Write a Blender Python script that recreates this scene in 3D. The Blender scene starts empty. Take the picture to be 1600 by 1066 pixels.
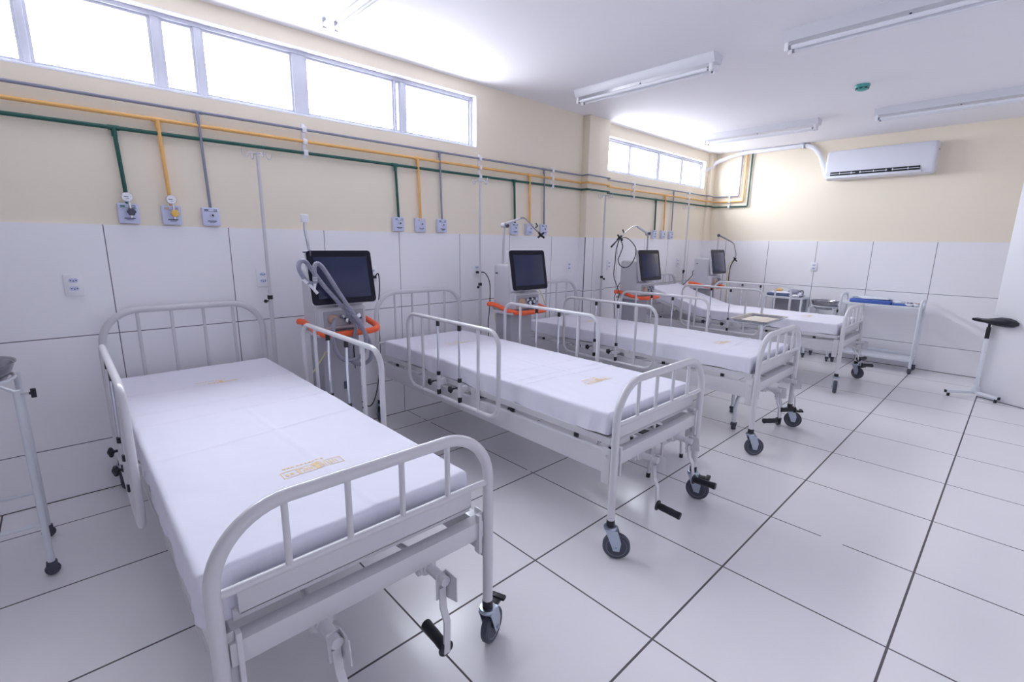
import bpy, bmesh, math, random
from mathutils import Vector, Matrix, noise
C = bpy.context.scene.collection
scn = bpy.context.scene
PI = math.pi
# ------------------------------------------------------------------ camera
# x: out from the window wall, y: along it towards the far wall, z: up (metres)
CP = Vector((3.44148, -0.21687, 1.42734))
CR = Vector((0.68428282, 0.7290984, 0.01313577)).normalized()
CU = Vector((-0.15682677, 0.12954729, 0.97909288)).normalized()
CF = Vector((-0.71215335, 0.67203647, -0.20298913)).normalized()
FPX = 744.96
cam_data = bpy.data.cameras.new('camera')
cam_data.sensor_fit = 'HORIZONTAL'; cam_data.sensor_width = 36.0
cam_data.lens = 36.0 * FPX / 1600.0
cam_data.clip_start = 0.02; cam_data.clip_end = 200
cam = bpy.data.objects.new('camera', cam_data); C.objects.link(cam)
cam.matrix_world = Matrix(((CR.x, CU.x, -CF.x, CP.x), (CR.y, CU.y, -CF.y, CP.y), (CR.z, CU.z, -CF.z, CP.z), (0, 0, 0, 1)))
scn.camera = cam
def at(u, v, **k):
    """measured point: photograph pixel on a known plane x=, y= or z="""
    (a, val), = k.items(); i = 'xyz'.index(a)
    r = CF + CR * ((u - 800) / FPX) - CU * ((v - 533) / FPX)
    return CP + r * ((val - CP[i]) / r[i])
# ------------------------------------------------------------------ world, light, exposure
w = bpy.data.worlds.new('daylight'); scn.world = w; w.use_nodes = True
bg = w.node_tree.nodes['Background']
wt = w.node_tree
_tc = wt.nodes.new('ShaderNodeTexCoord'); _sp = wt.nodes.new('ShaderNodeSeparateXYZ'); _rp = wt.nodes.new('ShaderNodeValToRGB'); _mr = wt.nodes.new('ShaderNodeMapRange')
wt.links.new(_tc.outputs['Generated'], _sp.inputs[0]); wt.links.new(_sp.outputs['Z'], _mr.inputs[0]); _mr.inputs[1].default_value = -1.0; _mr.inputs[2].default_value = 1.0
wt.links.new(_mr.outputs[0], _rp.inputs[0]); wt.links.new(_rp.outputs[0], bg.inputs[0])
_rp.color_ramp.elements[0].position = 0.44; _rp.color_ramp.elements[0].color = (0.46, 0.46, 0.51, 1)      # bright ground outside
_rp.color_ramp.elements[1].position = 0.54; _rp.color_ramp.elements[1].color = (0.885, 0.912, 1.0, 1)    # white overcast sky
bg.inputs[1].default_value = 34.0
scn.view_settings.view_transform = 'Standard'; scn.view_settings.look = 'None'
scn.view_settings.gamma = 1.0; scn.view_settings.exposure = 0.0
scn.view_settings.use_curve_mapping = False
scn.cycles.max_bounces = 12; scn.cycles.diffuse_bounces = 8; scn.cycles.transparent_max_bounces = 12
scn.cycles.caustics_reflective = False; scn.cycles.caustics_refractive = False
scn.cycles.sample_clamp_indirect = 6.0
def portal(name, y0, y1, z0, z1, x=-0.135):
    l = bpy.data.lights.new(name, 'AREA'); l.shape = 'RECTANGLE'; l.size = y1 - y0; l.size_y = z1 - z0
    l.cycles.is_portal = True
    o = bpy.data.objects.new(name, l); C.objects.link(o)
    o.location = (x, (y0 + y1) / 2, (z0 + z1) / 2)
    o.rotation_euler = Matrix(((0, 0, -1), (1, 0, 0), (0, -1, 0))).to_euler()  # local -z -> +x
    return o
portal('window_daylight', -0.8, 2.575, 2.23, 2.65)
portal('window_daylight', 4.38, 6.9, 2.235, 2.62)
# ------------------------------------------------------------------ materials
def lin(c):
    return tuple((x / 12.92 if x <= 0.04045 else ((x + 0.055) / 1.055) ** 2.4) for x in [v / 255 for v in c]) + (1.0,)
def mat(name, rgb, rough=0.5, metal=0.0, nscale=0, namt=0.0, bump=0.0, bscale=200, coat=0.0, spec=0.5):
    m = bpy.data.materials.new(name); m.use_nodes = True
    nt = m.node_tree; b = nt.nodes['Principled BSDF']
    b.inputs['Base Color'].default_value = lin(rgb); b.inputs['Roughness'].default_value = rough
    b.inputs['Metallic'].default_value = metal; b.inputs['Coat Weight'].default_value = coat
    b.inputs['Specular IOR Level'].default_value = spec
    tc = nt.nodes.new('ShaderNodeTexCoord')
    if namt:
        n = nt.nodes.new('ShaderNodeTexNoise'); n.inputs['Scale'].default_value = nscale; n.inputs['Detail'].default_value = 4
        nt.links.new(tc.outputs['Object'], n.inputs['Vector'])
        mx = nt.nodes.new('ShaderNodeMix'); mx.data_type = 'RGBA'
        c = lin(rgb); mx.inputs[6].default_value = tuple(x * (1 - namt) for x in c[:3]) + (1,)
        mx.inputs[7].default_value = tuple(min(1, x * (1 + namt * .6)) for x in c[:3]) + (1,)
        nt.links.new(n.outputs['Fac'], mx.inputs[0]); nt.links.new(mx.outputs[2], b.inputs['Base Color'])
    if bump:
        n2 = nt.nodes.new('ShaderNodeTexNoise'); n2.inputs['Scale'].default_value = bscale; n2.inputs['Detail'].default_value = 3
        nt.links.new(tc.outputs['Object'], n2.inputs['Vector'])
        bp = nt.nodes.new('ShaderNodeBump'); bp.inputs['Strength'].default_value = bump; bp.inputs['Distance'].default_value = 0.002
        nt.links.new(n2.outputs['Fac'], bp.inputs['Height']); nt.links.new(bp.outputs[0], b.inputs['Normal'])
    return m
def tile_mat(name, rgb, grout, rough, axes, width=0.0055, rvar=0.0, mottle=0.04):
    """square tiles: axes = ((component, offset, size, half width, drop-out), ...) in object space"""
    m = bpy.data.materials.new(name); m.use_nodes = True
    nt = m.node_tree; b = nt.nodes['Principled BSDF']; L = nt.links.new
    tc = nt.nodes.new('ShaderNodeTexCoord'); sep = nt.nodes.new('ShaderNodeSeparateXYZ'); L(tc.outputs['Object'], sep.inputs[0])
    def math_(op, a, bb=None):
        n = nt.nodes.new('ShaderNodeMath'); n.operation = op
        for i, q in enumerate((a, bb)):
            if q is None: continue
            if isinstance(q, (int, float)): n.inputs[i].default_value = q
            else: L(q, n.inputs[i])
        return n.outputs[0]
    gap = nt.nodes.new('ShaderNodeTexNoise'); gap.inputs['Scale'].default_value = 3.1; gap.inputs['Detail'].default_value = 5
    L(tc.outputs['Object'], gap.inputs['Vector'])
    tot = None
    for comp, off, size, hw, drop in axes:
        f = math_('ADD', math_('DIVIDE', math_('SUBTRACT', sep.outputs[comp], off), size), 100.5)
        d = math_('MULTIPLY', math_('ABSOLUTE', math_('SUBTRACT', math_('FRACT', f), 0.5)), size)
        g = math_('LESS_THAN', d, hw)
        if drop: g = math_('MULTIPLY', g, math_('LESS_THAN', gap.outputs['Fac'], drop))
        tot = g if tot is None else math_('MAXIMUM', tot, g)
    nz = nt.nodes.new('ShaderNodeTexNoise'); nz.inputs['Scale'].default_value = 1.7; nz.inputs['Detail'].default_value = 5
    L(tc.outputs['Object'], nz.inputs['Vector'])
    c = lin(rgb)
    m0 = nt.nodes.new('ShaderNodeMix'); m0.data_type = 'RGBA'
    m0.inputs[6].default_value = tuple(x * (1 - mottle) for x in c[:3]) + (1,); m0.inputs[7].default_value = tuple(min(1, x * (1 + mottle)) for x in c[:3]) + (1,)
    L(nz.outputs['Fac'], m0.inputs[0])
    m1 = nt.nodes.new('ShaderNodeMix'); m1.data_type = 'RGBA'; L(tot, m1.inputs[0]); L(m0.outputs[2], m1.inputs[6]); m1.inputs[7].default_value = lin(grout)
    L(m1.outputs[2], b.inputs['Base Color'])
    L(math_('ADD', math_('MULTIPLY', tot, 0.5), rough), b.inputs['Roughness'])
    bp = nt.nodes.new('ShaderNodeBump'); bp.inputs['Strength'].default_value = 0.5; bp.inputs['Distance'].default_value = 0.002; bp.invert = True
    L(tot, bp.inputs['Height']); L(bp.outputs[0], b.inputs['Normal'])
    return m
M = {}
M['floor'] = tile_mat('floor_tile', (235, 233, 236), (92, 86, 90), 0.22, ((0, 1.5152, 0.6, 0.0042, 0.74), (1, 1.1998, 0.6, 0.0036, 0.66)))
M['tile_left'] = tile_mat('wall_tile', (244, 243, 247), (118, 116, 126), 0.22, ((1, -0.0176, 0.5982, 0.0024, 0.8), (2, 0.3003, 0.5997, 0.0026, 0.8)), mottle=0.02)
M['tile_back'] = tile_mat('wall_tile_far', (244, 243, 247), (112, 110, 118), 0.22, ((0, 0.9116, 0.6018, 0.003, 0.8), (2, 0.3003, 0.5997, 0.0026, 0.7)), mottle=0.02)
M['cream'] = mat('cream_paint', (242, 232, 212), 0.6, nscale=2.5, namt=0.025, bump=0.08, bscale=140)
M['ceiling'] = mat('ceiling_paint', (243, 242, 246), 0.75, nscale=1.5, namt=0.02, bump=0.05, bscale=160)
M['plain_white'] = mat('white_wall_paint', (242, 241, 245), 0.6, nscale=2, namt=0.02)
M['grey_wall'] = mat('pale_grey_wall_paint', (186, 186, 192), 0.6, nscale=2, namt=0.02)
M['door'] = mat('door_paint', (226, 225, 230), 0.5, nscale=3, namt=0.05)
M['enamel'] = mat('white_enamel', (210, 209, 214), 0.3, nscale=9, namt=0.03, coat=0.2)
M['enamel2'] = mat('white_enamel_cart', (220, 223, 230), 0.35, nscale=9, namt=0.03)
M['alu'] = mat('window_aluminium', (206, 208, 220), 0.4, nscale=8, namt=0.02)
M['chrome'] = mat('chrome', (214, 216, 224), 0.14, 1.0, nscale=12, namt=0.03)
M['zinc'] = mat('zinc_plate', (178, 188, 202), 0.3, 1.0, nscale=25, namt=0.08)
M['steel'] = mat('stainless_steel', (172, 172, 178), 0.26, 1.0, nscale=18, namt=0.06)
M['black'] = mat('black_plastic', (26, 27, 36), 0.45, nscale=20, namt=0.1)
M['rubber'] = mat('grey_rubber', (74, 76, 90), 0.6, nscale=30, namt=0.12)
M['hub'] = mat('caster_hub', (140, 142, 152), 0.45, nscale=30, namt=0.06)
M['sheet'] = mat('white_cotton', (230, 229, 241), 0.85, nscale=6, namt=0.015, bump=0.12, bscale=420, spec=0.2)
M['foam'] = mat('mattress_vinyl', (150, 148, 156), 0.6, nscale=10, namt=0.05)
M['stamp'] = mat('yellow_stamp_ink', (238, 212, 160), 0.8, nscale=60, namt=0.12)
M['green'] = mat('green_pipe_paint', (26, 86, 76), 0.4, nscale=20, namt=0.08)
M['orange_pipe'] = mat('ochre_pipe_paint', (236, 184, 108), 0.4, nscale=20, namt=0.06)
M['grey_pipe'] = mat('grey_pipe_paint', (138, 142, 158), 0.4, nscale=20, namt=0.06)
M['clip'] = mat('white_plastic', (240, 240, 245), 0.4, nscale=15, namt=0.03)
M['panel_box'] = mat('outlet_box_white', (206, 212, 238), 0.35, nscale=15, namt=0.02)
M['ink'] = mat('dark_ink', (52, 56, 84), 0.6, nscale=30, namt=0.1)
M['ink_green'] = mat('green_ink', (44, 104, 88), 0.6, nscale=30, namt=0.1)
M['ink_orange'] = mat('orange_ink', (214, 178, 140), 0.6, nscale=30, namt=0.1)
M['yellow'] = mat('yellow_plastic', (240, 196, 96), 0.4, nscale=20, namt=0.06)
M['greyknob'] = mat('dark_grey_plastic', (78, 78, 100), 0.45, nscale=20, namt=0.08)
M['orange'] = mat('orange_rubber', (250, 104, 58), 0.5, nscale=20, namt=0.05)
M['vent'] = mat('ventilator_shell', (202, 202, 208), 0.4, nscale=10, namt=0.03)
M['vent2'] = mat('ventilator_grey', (168, 168, 178), 0.45, nscale=10, namt=0.04)
M['bezel'] = mat('screen_bezel', (17, 18, 38), 0.35, nscale=12, namt=0.08, spec=0.25)
M['screen'] = mat('screen_glass', (44, 50, 82), 0.15, nscale=6, namt=0.08, spec=0.4)
M['hose'] = mat('corrugated_hose', (150, 150, 168), 0.5, nscale=30, namt=0.06)
M['amber'] = mat('amber_plastic', (196, 164, 142), 0.4, nscale=30, namt=0.08)
M['yellowtube'] = mat('yellow_tubing', (212, 204, 148), 0.4, nscale=30, namt=0.05)
M['cable'] = mat('black_cable', (34, 35, 44), 0.5, nscale=30, namt=0.1)
M['ac'] = mat('air_conditioner_shell', (226, 228, 238), 0.35, nscale=4, namt=0.02)
M['duct'] = mat('white_insulation', (232, 234, 240), 0.6, nscale=12, namt=0.03, bump=0.2, bscale=60)
M['fixture'] = mat('lamp_enamel', (216, 217, 224), 0.35, nscale=6, namt=0.02)
M['tube'] = mat('unlit_lamp_tube', (236, 238, 244), 0.2, nscale=6, namt=0.02)
M['teal'] = mat('teal_plastic', (84, 168, 164), 0.3, nscale=20, namt=0.1)
M['tealdark'] = mat('dark_teal_plastic', (10, 62, 62), 0.3, nscale=20, namt=0.1)
M['blue'] = mat('blue_wrap', (72, 104, 186), 0.5, nscale=40, namt=0.15)
M['clear'] = mat('crumpled_clear_wrap', (222, 226, 236), 0.25, nscale=60, namt=0.15, bump=0.6, bscale=90)
M['slate'] = mat('blue_grey_tray', (84, 96, 132), 0.4, nscale=20, namt=0.08)
M['paper'] = mat('kraft_paper', (226, 186, 130), 0.8, nscale=40, namt=0.08)
M['cream_cloth'] = mat('cream_liner', (226, 216, 202), 0.85, nscale=40, namt=0.05)
M['mat_black'] = mat('black_rubber_mat', (30, 31, 42), 0.6, nscale=60, namt=0.15)
def glass_mat():
    m = bpy.data.materials.new('window_glass'); m.use_nodes = True; nt = m.node_tree; nt.nodes.clear()
    out = nt.nodes.new('ShaderNodeOutputMaterial'); mx = nt.nodes.new('ShaderNodeMixShader'); tr = nt.nodes.new('ShaderNodeBsdfTransparent')
    gl = nt.nodes.new('ShaderNodeBsdfGlossy'); gl.inputs['Roughness'].default_value = 0.05
    fr = nt.nodes.new('ShaderNodeLayerWeight'); fr.inputs[0].default_value = 0.06
    tr.inputs[0].default_value = (0.97, 0.985, 0.985, 1)
    nt.links.new(fr.outputs['Fresnel'], mx.inputs[0]); nt.links.new(tr.outputs[0], mx.inputs[1]); nt.links.new(gl.outputs[0], mx.inputs[2]); nt.links.new(mx.outputs[0], out.inputs[0])
    return m
M['glass'] = glass_mat()
M['joint'] = mat('dirty_grout', (92, 84, 86), 0.8, nscale=6, namt=0.15)
# ------------------------------------------------------------------ mesh helpers
def nb(): return bmesh.new()
def V(*a): return Vector(a)
def box(bm, lo, hi, bev=0.0, seg=2, mtx=None):
    lo, hi = Vector(lo), Vector(hi)
    lo, hi = Vector([min(a, b) for a, b in zip(lo, hi)]), Vector([max(a, b) for a, b in zip(lo, hi)])
    r = bmesh.ops.create_cube(bm, size=1.0); vs = r['verts']; s = hi - lo; c = (hi + lo) / 2
    for v in vs: v.co = Vector((v.co.x * s.x, v.co.y * s.y, v.co.z * s.z)) + c
    if bev:
        es = list({e for v in vs for e in v.link_edges})
        g = bmesh.ops.bevel(bm, geom=es, offset=min(bev, min(s) * 0.49), segments=seg, profile=0.5, affect='EDGES')
        vs = list({v for f in g['faces'] for v in f.verts} | {v for v in vs if v.is_valid})
    if mtx is not None:
        for v in vs: v.co = mtx @ v.co
    return vs
def prism(bm, pts, axis, a, b):
    """closed 2-D outline pts extruded from a to b along axis (other two axes in cyclic order)"""
    i = 'xyz'.index(axis); j, k = (i + 1) % 3, (i + 2) % 3
    def mk(p, h):
        c = [0, 0, 0]; c[i] = h; c[j] = p[0]; c[k] = p[1]; return bm.verts.new(c)
    A = [mk(p, a) for p in pts]; B = [mk(p, b) for p in pts]; n = len(pts)
    for q in range(n): bm.faces.new((A[q], A[(q + 1) % n], B[(q + 1) % n], B[q]))
    bm.faces.new(list(reversed(A))); bm.faces.new(B)
def fillet(pts, rad, n=6):
    pts = [Vector(p) for p in pts]; out = [pts[0]]
    for i in range(1, len(pts) - 1):
        p, a, b = pts[i], pts[i - 1], pts[i + 1]
        r = rad[i] if isinstance(rad, (list, tuple)) else rad
        d1, d2 = (a - p), (b - p)
        if r <= 0 or d1.length < 1e-6 or d2.length < 1e-6: out.append(p); continue
        ang = d1.angle(d2)
        if ang > PI - 0.02: out.append(p); continue
        t = min(r / math.tan(ang / 2), d1.length * 0.499, d2.length * 0.499); rr = t * math.tan(ang / 2)
        d1.normalize(); d2.normalize(); cen = p + (d1 + d2).normalized() * (rr / math.sin(ang / 2))
        s = p + d1 * t - cen; e = p + d2 * t - cen; tot = s.angle(e); ax = s.cross(e)
        if ax.length < 1e-9: out.append(p); continue
        for k in range(n + 1): out.append(cen + Matrix.Rotation(tot * k / n, 3, ax.normalized()) @ s)
    out.append(pts[-1]); return out
def spline(pts, n=8, closed=False):
    P = [Vector(p) for p in pts]; out = []; m = len(P)
    rng = range(m) if closed else range(m - 1)
    for i in rng:
        p1, p2 = P[i], P[(i + 1) % m]
        p0 = P[i - 1] if (i > 0 or closed) else p1 * 2 - p2
        p3 = P[(i + 2) % m] if (i + 2 < m or closed) else p2 * 2 - p1
        for k in range(n):
            t = k / n
            out.append(0.5 * ((2 * p1) + (p2 - p0) * t + (2 * p0 - 5 * p1 + 4 * p2 - p3) * t * t + (3 * p1 - p0 - 3 * p2 + p3) * t ** 3))
    if not closed: out.append(P[-1])
    return out
def tube(bm, pts, r, seg=10, closed=False, cap=True):
    P = [Vector(p) for p in pts]
    Q = [P[0]]
    for p in P[1:]:
        if (p - Q[-1]).length > 1e-5: Q.append(p)
    P = Q; n = len(P); R = r if isinstance(r, (list, tuple)) else None
    T = []
    for i in range(n):
        if closed: t = P[(i + 1) % n] - P[i - 1]
        else: t = P[min(i + 1, n - 1)] - P[max(i - 1, 0)]
        T.append(t.normalized() if t.length > 1e-9 else Vector((0, 0, 1)))
    up = Vector((0, 0, 1)) if abs(T[0].z) < 0.9 else Vector((1, 0, 0))
    nrm = (up - T[0] * up.dot(T[0])).normalized(); rings = []
    for i in range(n):
        nrm = nrm - T[i] * nrm.dot(T[i])
        nrm = nrm.normalized() if nrm.length > 1e-6 else T[i].orthogonal().normalized()
        bi = T[i].cross(nrm); rr = R[i] if R else r
        rings.append([bm.verts.new(P[i] + (nrm * math.cos(2 * PI * k / seg) + bi * math.sin(2 * PI * k / seg)) * rr) for k in range(seg)])
    for i in range(n if closed else n - 1):
        a, b = rings[i], rings[(i + 1) % n]
        for k in range(seg): bm.faces.new((a[k], a[(k + 1) % seg], b[(k + 1) % seg], b[k]))
    if cap and not closed:
        bm.faces.new(list(reversed(rings[0]))); bm.faces.new(rings[-1])
def cyl(bm, a, b, r, seg=16, r2=None):
    tube(bm, [a, b], [r, r if r2 is None else r2], seg)
def lathe(bm, prof, origin, axis=(0, 0, 1), seg=24):
    """profile [(radius, height)] turned about axis through origin"""
    ax = Vector(axis).normalized(); o = Vector(origin); u = ax.orthogonal().normalized(); vv = ax.cross(u); rings = []
    for r, h in prof:
        if r < 1e-6: rings.append([bm.verts.new(o + ax * h)])
        else: rings.append([bm.verts.new(o + ax * h + (u * math.cos(2 * PI * k / seg) + vv * math.sin(2 * PI * k / seg)) * r) for k in range(seg)])
    for a, b in zip(rings, rings[1:]):
        for k in range(seg):
            k2 = (k + 1) % seg
            if len(a) == 1 and len(b) == 1: continue
            if len(a) == 1: bm.faces.new((a[0], b[k2], b[k]))
            elif len(b) == 1: bm.faces.new((a[k], a[k2], b[0]))
            else: bm.faces.new((a[k], a[k2], b[k2], b[k]))
    if len(rings[0]) > 1: bm.faces.new(list(reversed(rings[0])))
    if len(rings[-1]) > 1: bm.faces.new(rings[-1])
def torus(bm, c, axis, R, r, seg=28, s2=8):
    ax = Vector(axis).normalized(); u = ax.orthogonal().normalized(); vv = ax.cross(u); c = Vector(c)
    tube(bm, [c + (u * math.cos(2 * PI * k / seg) + vv * math.sin(2 * PI * k / seg)) * R for k in range(seg)], r, s2, closed=True)
def sphere(bm, c, r, sc=(1, 1, 1), seg=16):
    res = bmesh.ops.create_uvsphere(bm, u_segments=seg, v_segments=max(6, seg // 2), radius=r)
    for v in res['verts']: v.co = Vector((v.co.x * sc[0], v.co.y * sc[1], v.co.z * sc[2])) + Vector(c)
def obj(name, bm, material, parent=None, smooth=True, ang=0.65):
    bmesh.ops.recalc_face_normals(bm, faces=bm.faces[:])
    me = bpy.data.meshes.new(name)
    if smooth:
        for f in bm.faces: f.smooth = True
        for e in bm.edges:
            if len(e.link_faces) == 2 and e.calc_face_angle(0) > ang: e.smooth = False
    bm.to_mesh(me); bm.free(); me.materials.append(M[material] if isinstance(material, str) else material)
    o = bpy.data.objects.new(name, me); C.objects.link(o)
    if parent is not None: o.parent = parent
    return o
def tag(o, label, cat, group=None):
    o['label'] = label; o['category'] = cat
    if group: o['group'] = group
    return o
def thing(name, label, cat, loc=(0, 0, 0), rz=0.0, group=None):
    o = bpy.data.objects.new(name, None); C.objects.link(o); o.empty_display_size = 0.1
    o.location = loc; o.rotation_euler = (0, 0, rz)
    return tag(o, label, cat, group)
def struct(name, bm, m, parent=None, smooth=False):
    o = obj(name, bm, m, parent, smooth)
    if parent is None: o['kind'] = 'structure'
    return o
def lbl(o, text): o['label'] = text; return o
# ------------------------------------------------------------------ the room
XW, Y0, YB, H, ZW = 4.6, -3.4, 7.14, 2.747, 1.492
b = nb(); box(b, (-0.2, Y0 - .15, -0.12), (XW + .15, YB + .15, 0)); struct('floor', b, 'floor')
b = nb(); box(b, (-0.2, Y0 - .15, H), (XW + .15, YB + .15, H + .12)); struct('ceiling', b, 'ceiling')
W1 = (-0.80, 2.575, 2.23, 2.65); W2 = (4.385, 6.90, 2.235, 2.622)
b = nb()
box(b, (-0.15, Y0, 0), (0, YB + .15, W1[2]))
box(b, (-0.15, Y0, W1[3]), (0, W2[0] - 0.2, H)); box(b, (-0.15, W2[0] - 0.2, W2[3]), (0, YB + .15, H))
box(b, (-0.15, Y0, W1[2]), (0, W1[0], W1[3])); box(b, (-0.15, W1[1], W1[2]), (0, W2[0] - .2, W1[3]))
box(b, (-0.15, W2[0] - .2, W1[2]), (0, W2[0], W2[3])); box(b, (-0.15, W2[1], W1[2]), (0, YB + .15, W2[3]))
box(b, (-0.15, W2[0], W1[2]), (0, W2[1], W2[2]))
wl = struct('wall_left', b, 'cream')
PY0, PY1, PD = 4.03, 4.385, 0.09
b = nb(); box(b, (0, PY0, 0), (PD, PY1, H), 0.004); obj('pillar', b, 'cream', wl)
b = nb(); box(b, (0, 6.99, 0), (0.045, YB, H), 0.004); obj('corner_pier', b, 'cream', wl)
TH = 0.009
b = nb(); box(b, (0, Y0, 0), (TH, PY0, ZW)); box(b, (0, PY1, 0), (TH, 6.99, ZW)); obj('wainscot_tiles', b, 'tile_left', wl, False)
b = nb(); box(b, (PD, PY0 - TH, 0), (PD + TH, PY1 + TH, ZW)); box(b, (TH, PY0 - TH, 0), (PD, PY0, ZW)); box(b, (TH, PY1, 0), (PD, PY1 + TH, ZW))
obj('pillar_tiles', b, 'tile_left', wl, False)
b = nb(); box(b, (PD + .002, PY0 - TH - .0015, 0), (PD + TH + .0012, PY0 - TH + 0.003, ZW)); obj('pillar_corner_joint', b, 'greyknob', wl, False)
b = nb(); box(b, (.045, 6.99 - TH, 0), (.045 + TH, YB, ZW)); box(b, (TH, 6.99 - TH, 0), (.045, 6.99, ZW)); obj('pier_tiles', b, 'tile_back', wl, False)
b = nb(); box(b, (TH - .001, Y0, 0), (TH + .0012, PY0 - TH, .005)); box(b, (PD + TH - .001, PY0 - TH, 0), (PD + TH + .0012, PY1 + TH, .005)); box(b, (TH - .001, PY1 + TH, 0), (TH + .0012, 6.98, .005)); obj('base_joint', b, 'joint', wl, False)
b = nb(); box(b, (0, YB, 0), (XW + .15, YB + .15, H)); wb = struct('wall_back', b, 'cream')
b = nb(); box(b, (0.054, YB - TH, 0), (XW, YB, ZW)); obj('wainscot_tiles', b, 'tile_back', wb, False)
b = nb(); box(b, (.054, YB - TH - .0012, 0), (XW, YB - TH + .001, .006)); obj('base_joint', b, 'joint', wb, False)
b = nb(); box(b, (XW, Y0, 0), (XW + .15, YB + .15, H)); struct('wall_right', b, 'plain_white')
b = nb(); box(b, (-0.15, Y0 - .15, 0), (XW + .15, Y0, H)); struct('wall_front', b, 'grey_wall')
# windows (sliding aluminium sashes, set back in the reveal)
def window(name, wy, bars, label, panes):
    y0, y1, z0, z1 = wy; fx0, fx1 = -0.105, -0.055; f = 0.028
    o = bpy.data.objects.new(name, None); C.objects.link(o); o['kind'] = 'structure'; o['label'] = label; o['category'] = 'window'
    o.location = (0, (y0 + y1) / 2, z0); oy, oz = o.location.y, z0
    b = nb()
    box(b, (fx0, y0 - oy, 0), (fx1, y1 - oy, f), .003); box(b, (fx0, y0 - oy, z1 - oz - f), (fx1, y1 - oy, z1 - oz), .003)
    box(b, (fx0, y0 - oy, f), (fx1, y0 - oy + f, z1 - oz - f), .003); box(b, (fx0, y1 - oy - f, f), (fx1, y1 - oy, z1 - oz - f), .003)
    obj('window_frame', b, 'alu', o)
    for c, wd in bars:
        b = nb(); box(b, (fx0 + .005, c - wd / 2 - oy, f), (fx1 - .004, c + wd / 2 - oy, z1 - oz - f), .003); obj('mullion', b, 'alu', o)
    for a, c in panes:
        b = nb(); s = 0.014; g = 0.0
        for q in ((a, f, a + s, z1 - oz - f), (c - s, f, c, z1 - oz - f), (a + s, f, c - s, f + s), (a + s, z1 - oz - f - s, c - s, z1 - oz - f)):
            box(b, (fx0 + .012, q[0] - oy, q[1]), (fx1 - .014, q[2] - oy, q[3]))
        sa = obj('sash', b, 'alu', o)
        b = nb(); box(b, (-0.083, a + s - oy, f + s), (-0.079, c - s - oy, z1 - oz - f - s)); obj('glass_pane', b, 'glass', sa, False)
    b = nb(); e = .006
    box(b, (fx1, y0 - oy, z1 - oz - e), (.001, y1 - oy, z1 - oz)); box(b, (fx1, y0 - oy, 0), (.001, y1 - oy, e)); box(b, (fx1, y0 - oy, e), (.001, y0 - oy + e, z1 - oz - e)); box(b, (fx1, y1 - oy - e, e), (.001, y1 - oy, z1 - oz - e))
    obj('reveal', b, 'plain_white', o, False)
    b = nb(); box(b, (-0.075, y0 - oy, -0.0), (-0.054, y1 - oy, 0.012)); obj('sill_track', b, 'alu', o)
    return o
window('window_1', W1, [(-0.2, .03), (.34, .042), (.54, .036), (1.11, .085), (1.82, .012), (1.892, .045)], 'long high window of bright sliding panes above the nearest beds',
       [(-.77, -.215), (-.185, .319), (.361, .522), (.558, 1.068), (1.153, 1.814), (1.826, 1.87), (1.914, 2.547)])
window('window_2', W2, [(5.03, .022), (5.70, .05), (6.32, .04)], 'shorter high window of four panes beyond the pillar',
       [(4.413, 5.019), (5.041, 5.675), (5.725, 6.30), (6.34, 6.872)])
# open white door leaf at the right
def door():
    a = Vector((3.312, 6.19, 0)); d = (Vector((3.637, 6.018, 0)) - a).normalized(); n = Vector((-d.y, d.x, 0))
    ang = math.atan2(d.y, d.x)
    o = bpy.data.objects.new('door_1', None); C.objects.link(o); o['kind'] = 'structure'; o.location = a; o.rotation_euler = (0, 0, ang)
    o['label'] = 'open white door leaf standing at the right edge behind the arm support'; o['category'] = 'door'
    b = nb(); box(b, (0, 0, 0.006), (0.9, 0.036, 2.06), .004); obj('door_leaf', b, 'door', o)
    b = nb(); box(b, (0.0, 0.004, 0.0), (0.9, 0.032, 0.006)); obj('gap_shade_strip', b, 'rubber', o, False)  # dark strip stands in for the shaded gap under the leaf
    b = nb(); tube(b, fillet([(.82, -.045, 1.0), (.72, -.045, 1.0)], 0), .009, 10); cyl(b, (.82, 0, 1.0), (.82, -.05, 1.0), .011); box(b, (.79, -.004, .93), (.85, 0, 1.07), .002); obj('door_handle', b, 'chrome', o)
door()
# ------------------------------------------------------------------ gas pipes and outlets
ZG, ZO, ZE = 2.141, 2.066, 1.994           # grey, ochre, green heights
def pipe(name, label, m, z, r, drops, xo, rx, yback):
    o = thing(name, label, 'pipe', (0, 0, 0))
    yb = YB - xo
    run = [(xo, -3.3, z), (xo, PY0 - xo, z), (PD + xo, PY0 - xo, z), (PD + xo, PY1 + xo, z), (xo, PY1 + xo, z), (xo, 6.99 - xo, z), (.045 + xo, 6.99 - xo, z), (.045 + xo, yb, z - .01), (rx, yb, z - .015), (rx, yb, H)]
    b = nb(); tube(b, fillet(run, .018, 5), r, 10); obj('pipe_run', b, m, o)
    for y in drops:
        zb = 1.605
        b = nb(); tube(b, fillet([(xo + .004, y, z), (xo + .004, y + .012, zb + .06), (xo + .004, y + .014, zb)], .05, 4), r * .95, 10); cyl(b, (xo, y - .025, z), (xo, y + .025, z), r * 1.25, 12)
        cyl(b, (xo + .002, y, z - .045), (xo + .002, y, z - .005), r * 1.2, 12)
        obj('drop_pipe', b, m, o)
    return o
DG = (.087, 1.755, 3.009, 5.547); DO = (.283, 1.956, 3.212, 5.777); DE = (.479, 2.165, 3.417, 5.985)
pipe('gas_pipe', 'green gas pipe, lowest of the three along the window wall', 'green', ZE, .0105, DG, .022, .565, 0)
pipe('gas_pipe', 'ochre yellow gas pipe, middle of the three along the window wall', 'orange_pipe', ZO, .0105, DO, .022, .495, 0)
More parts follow.
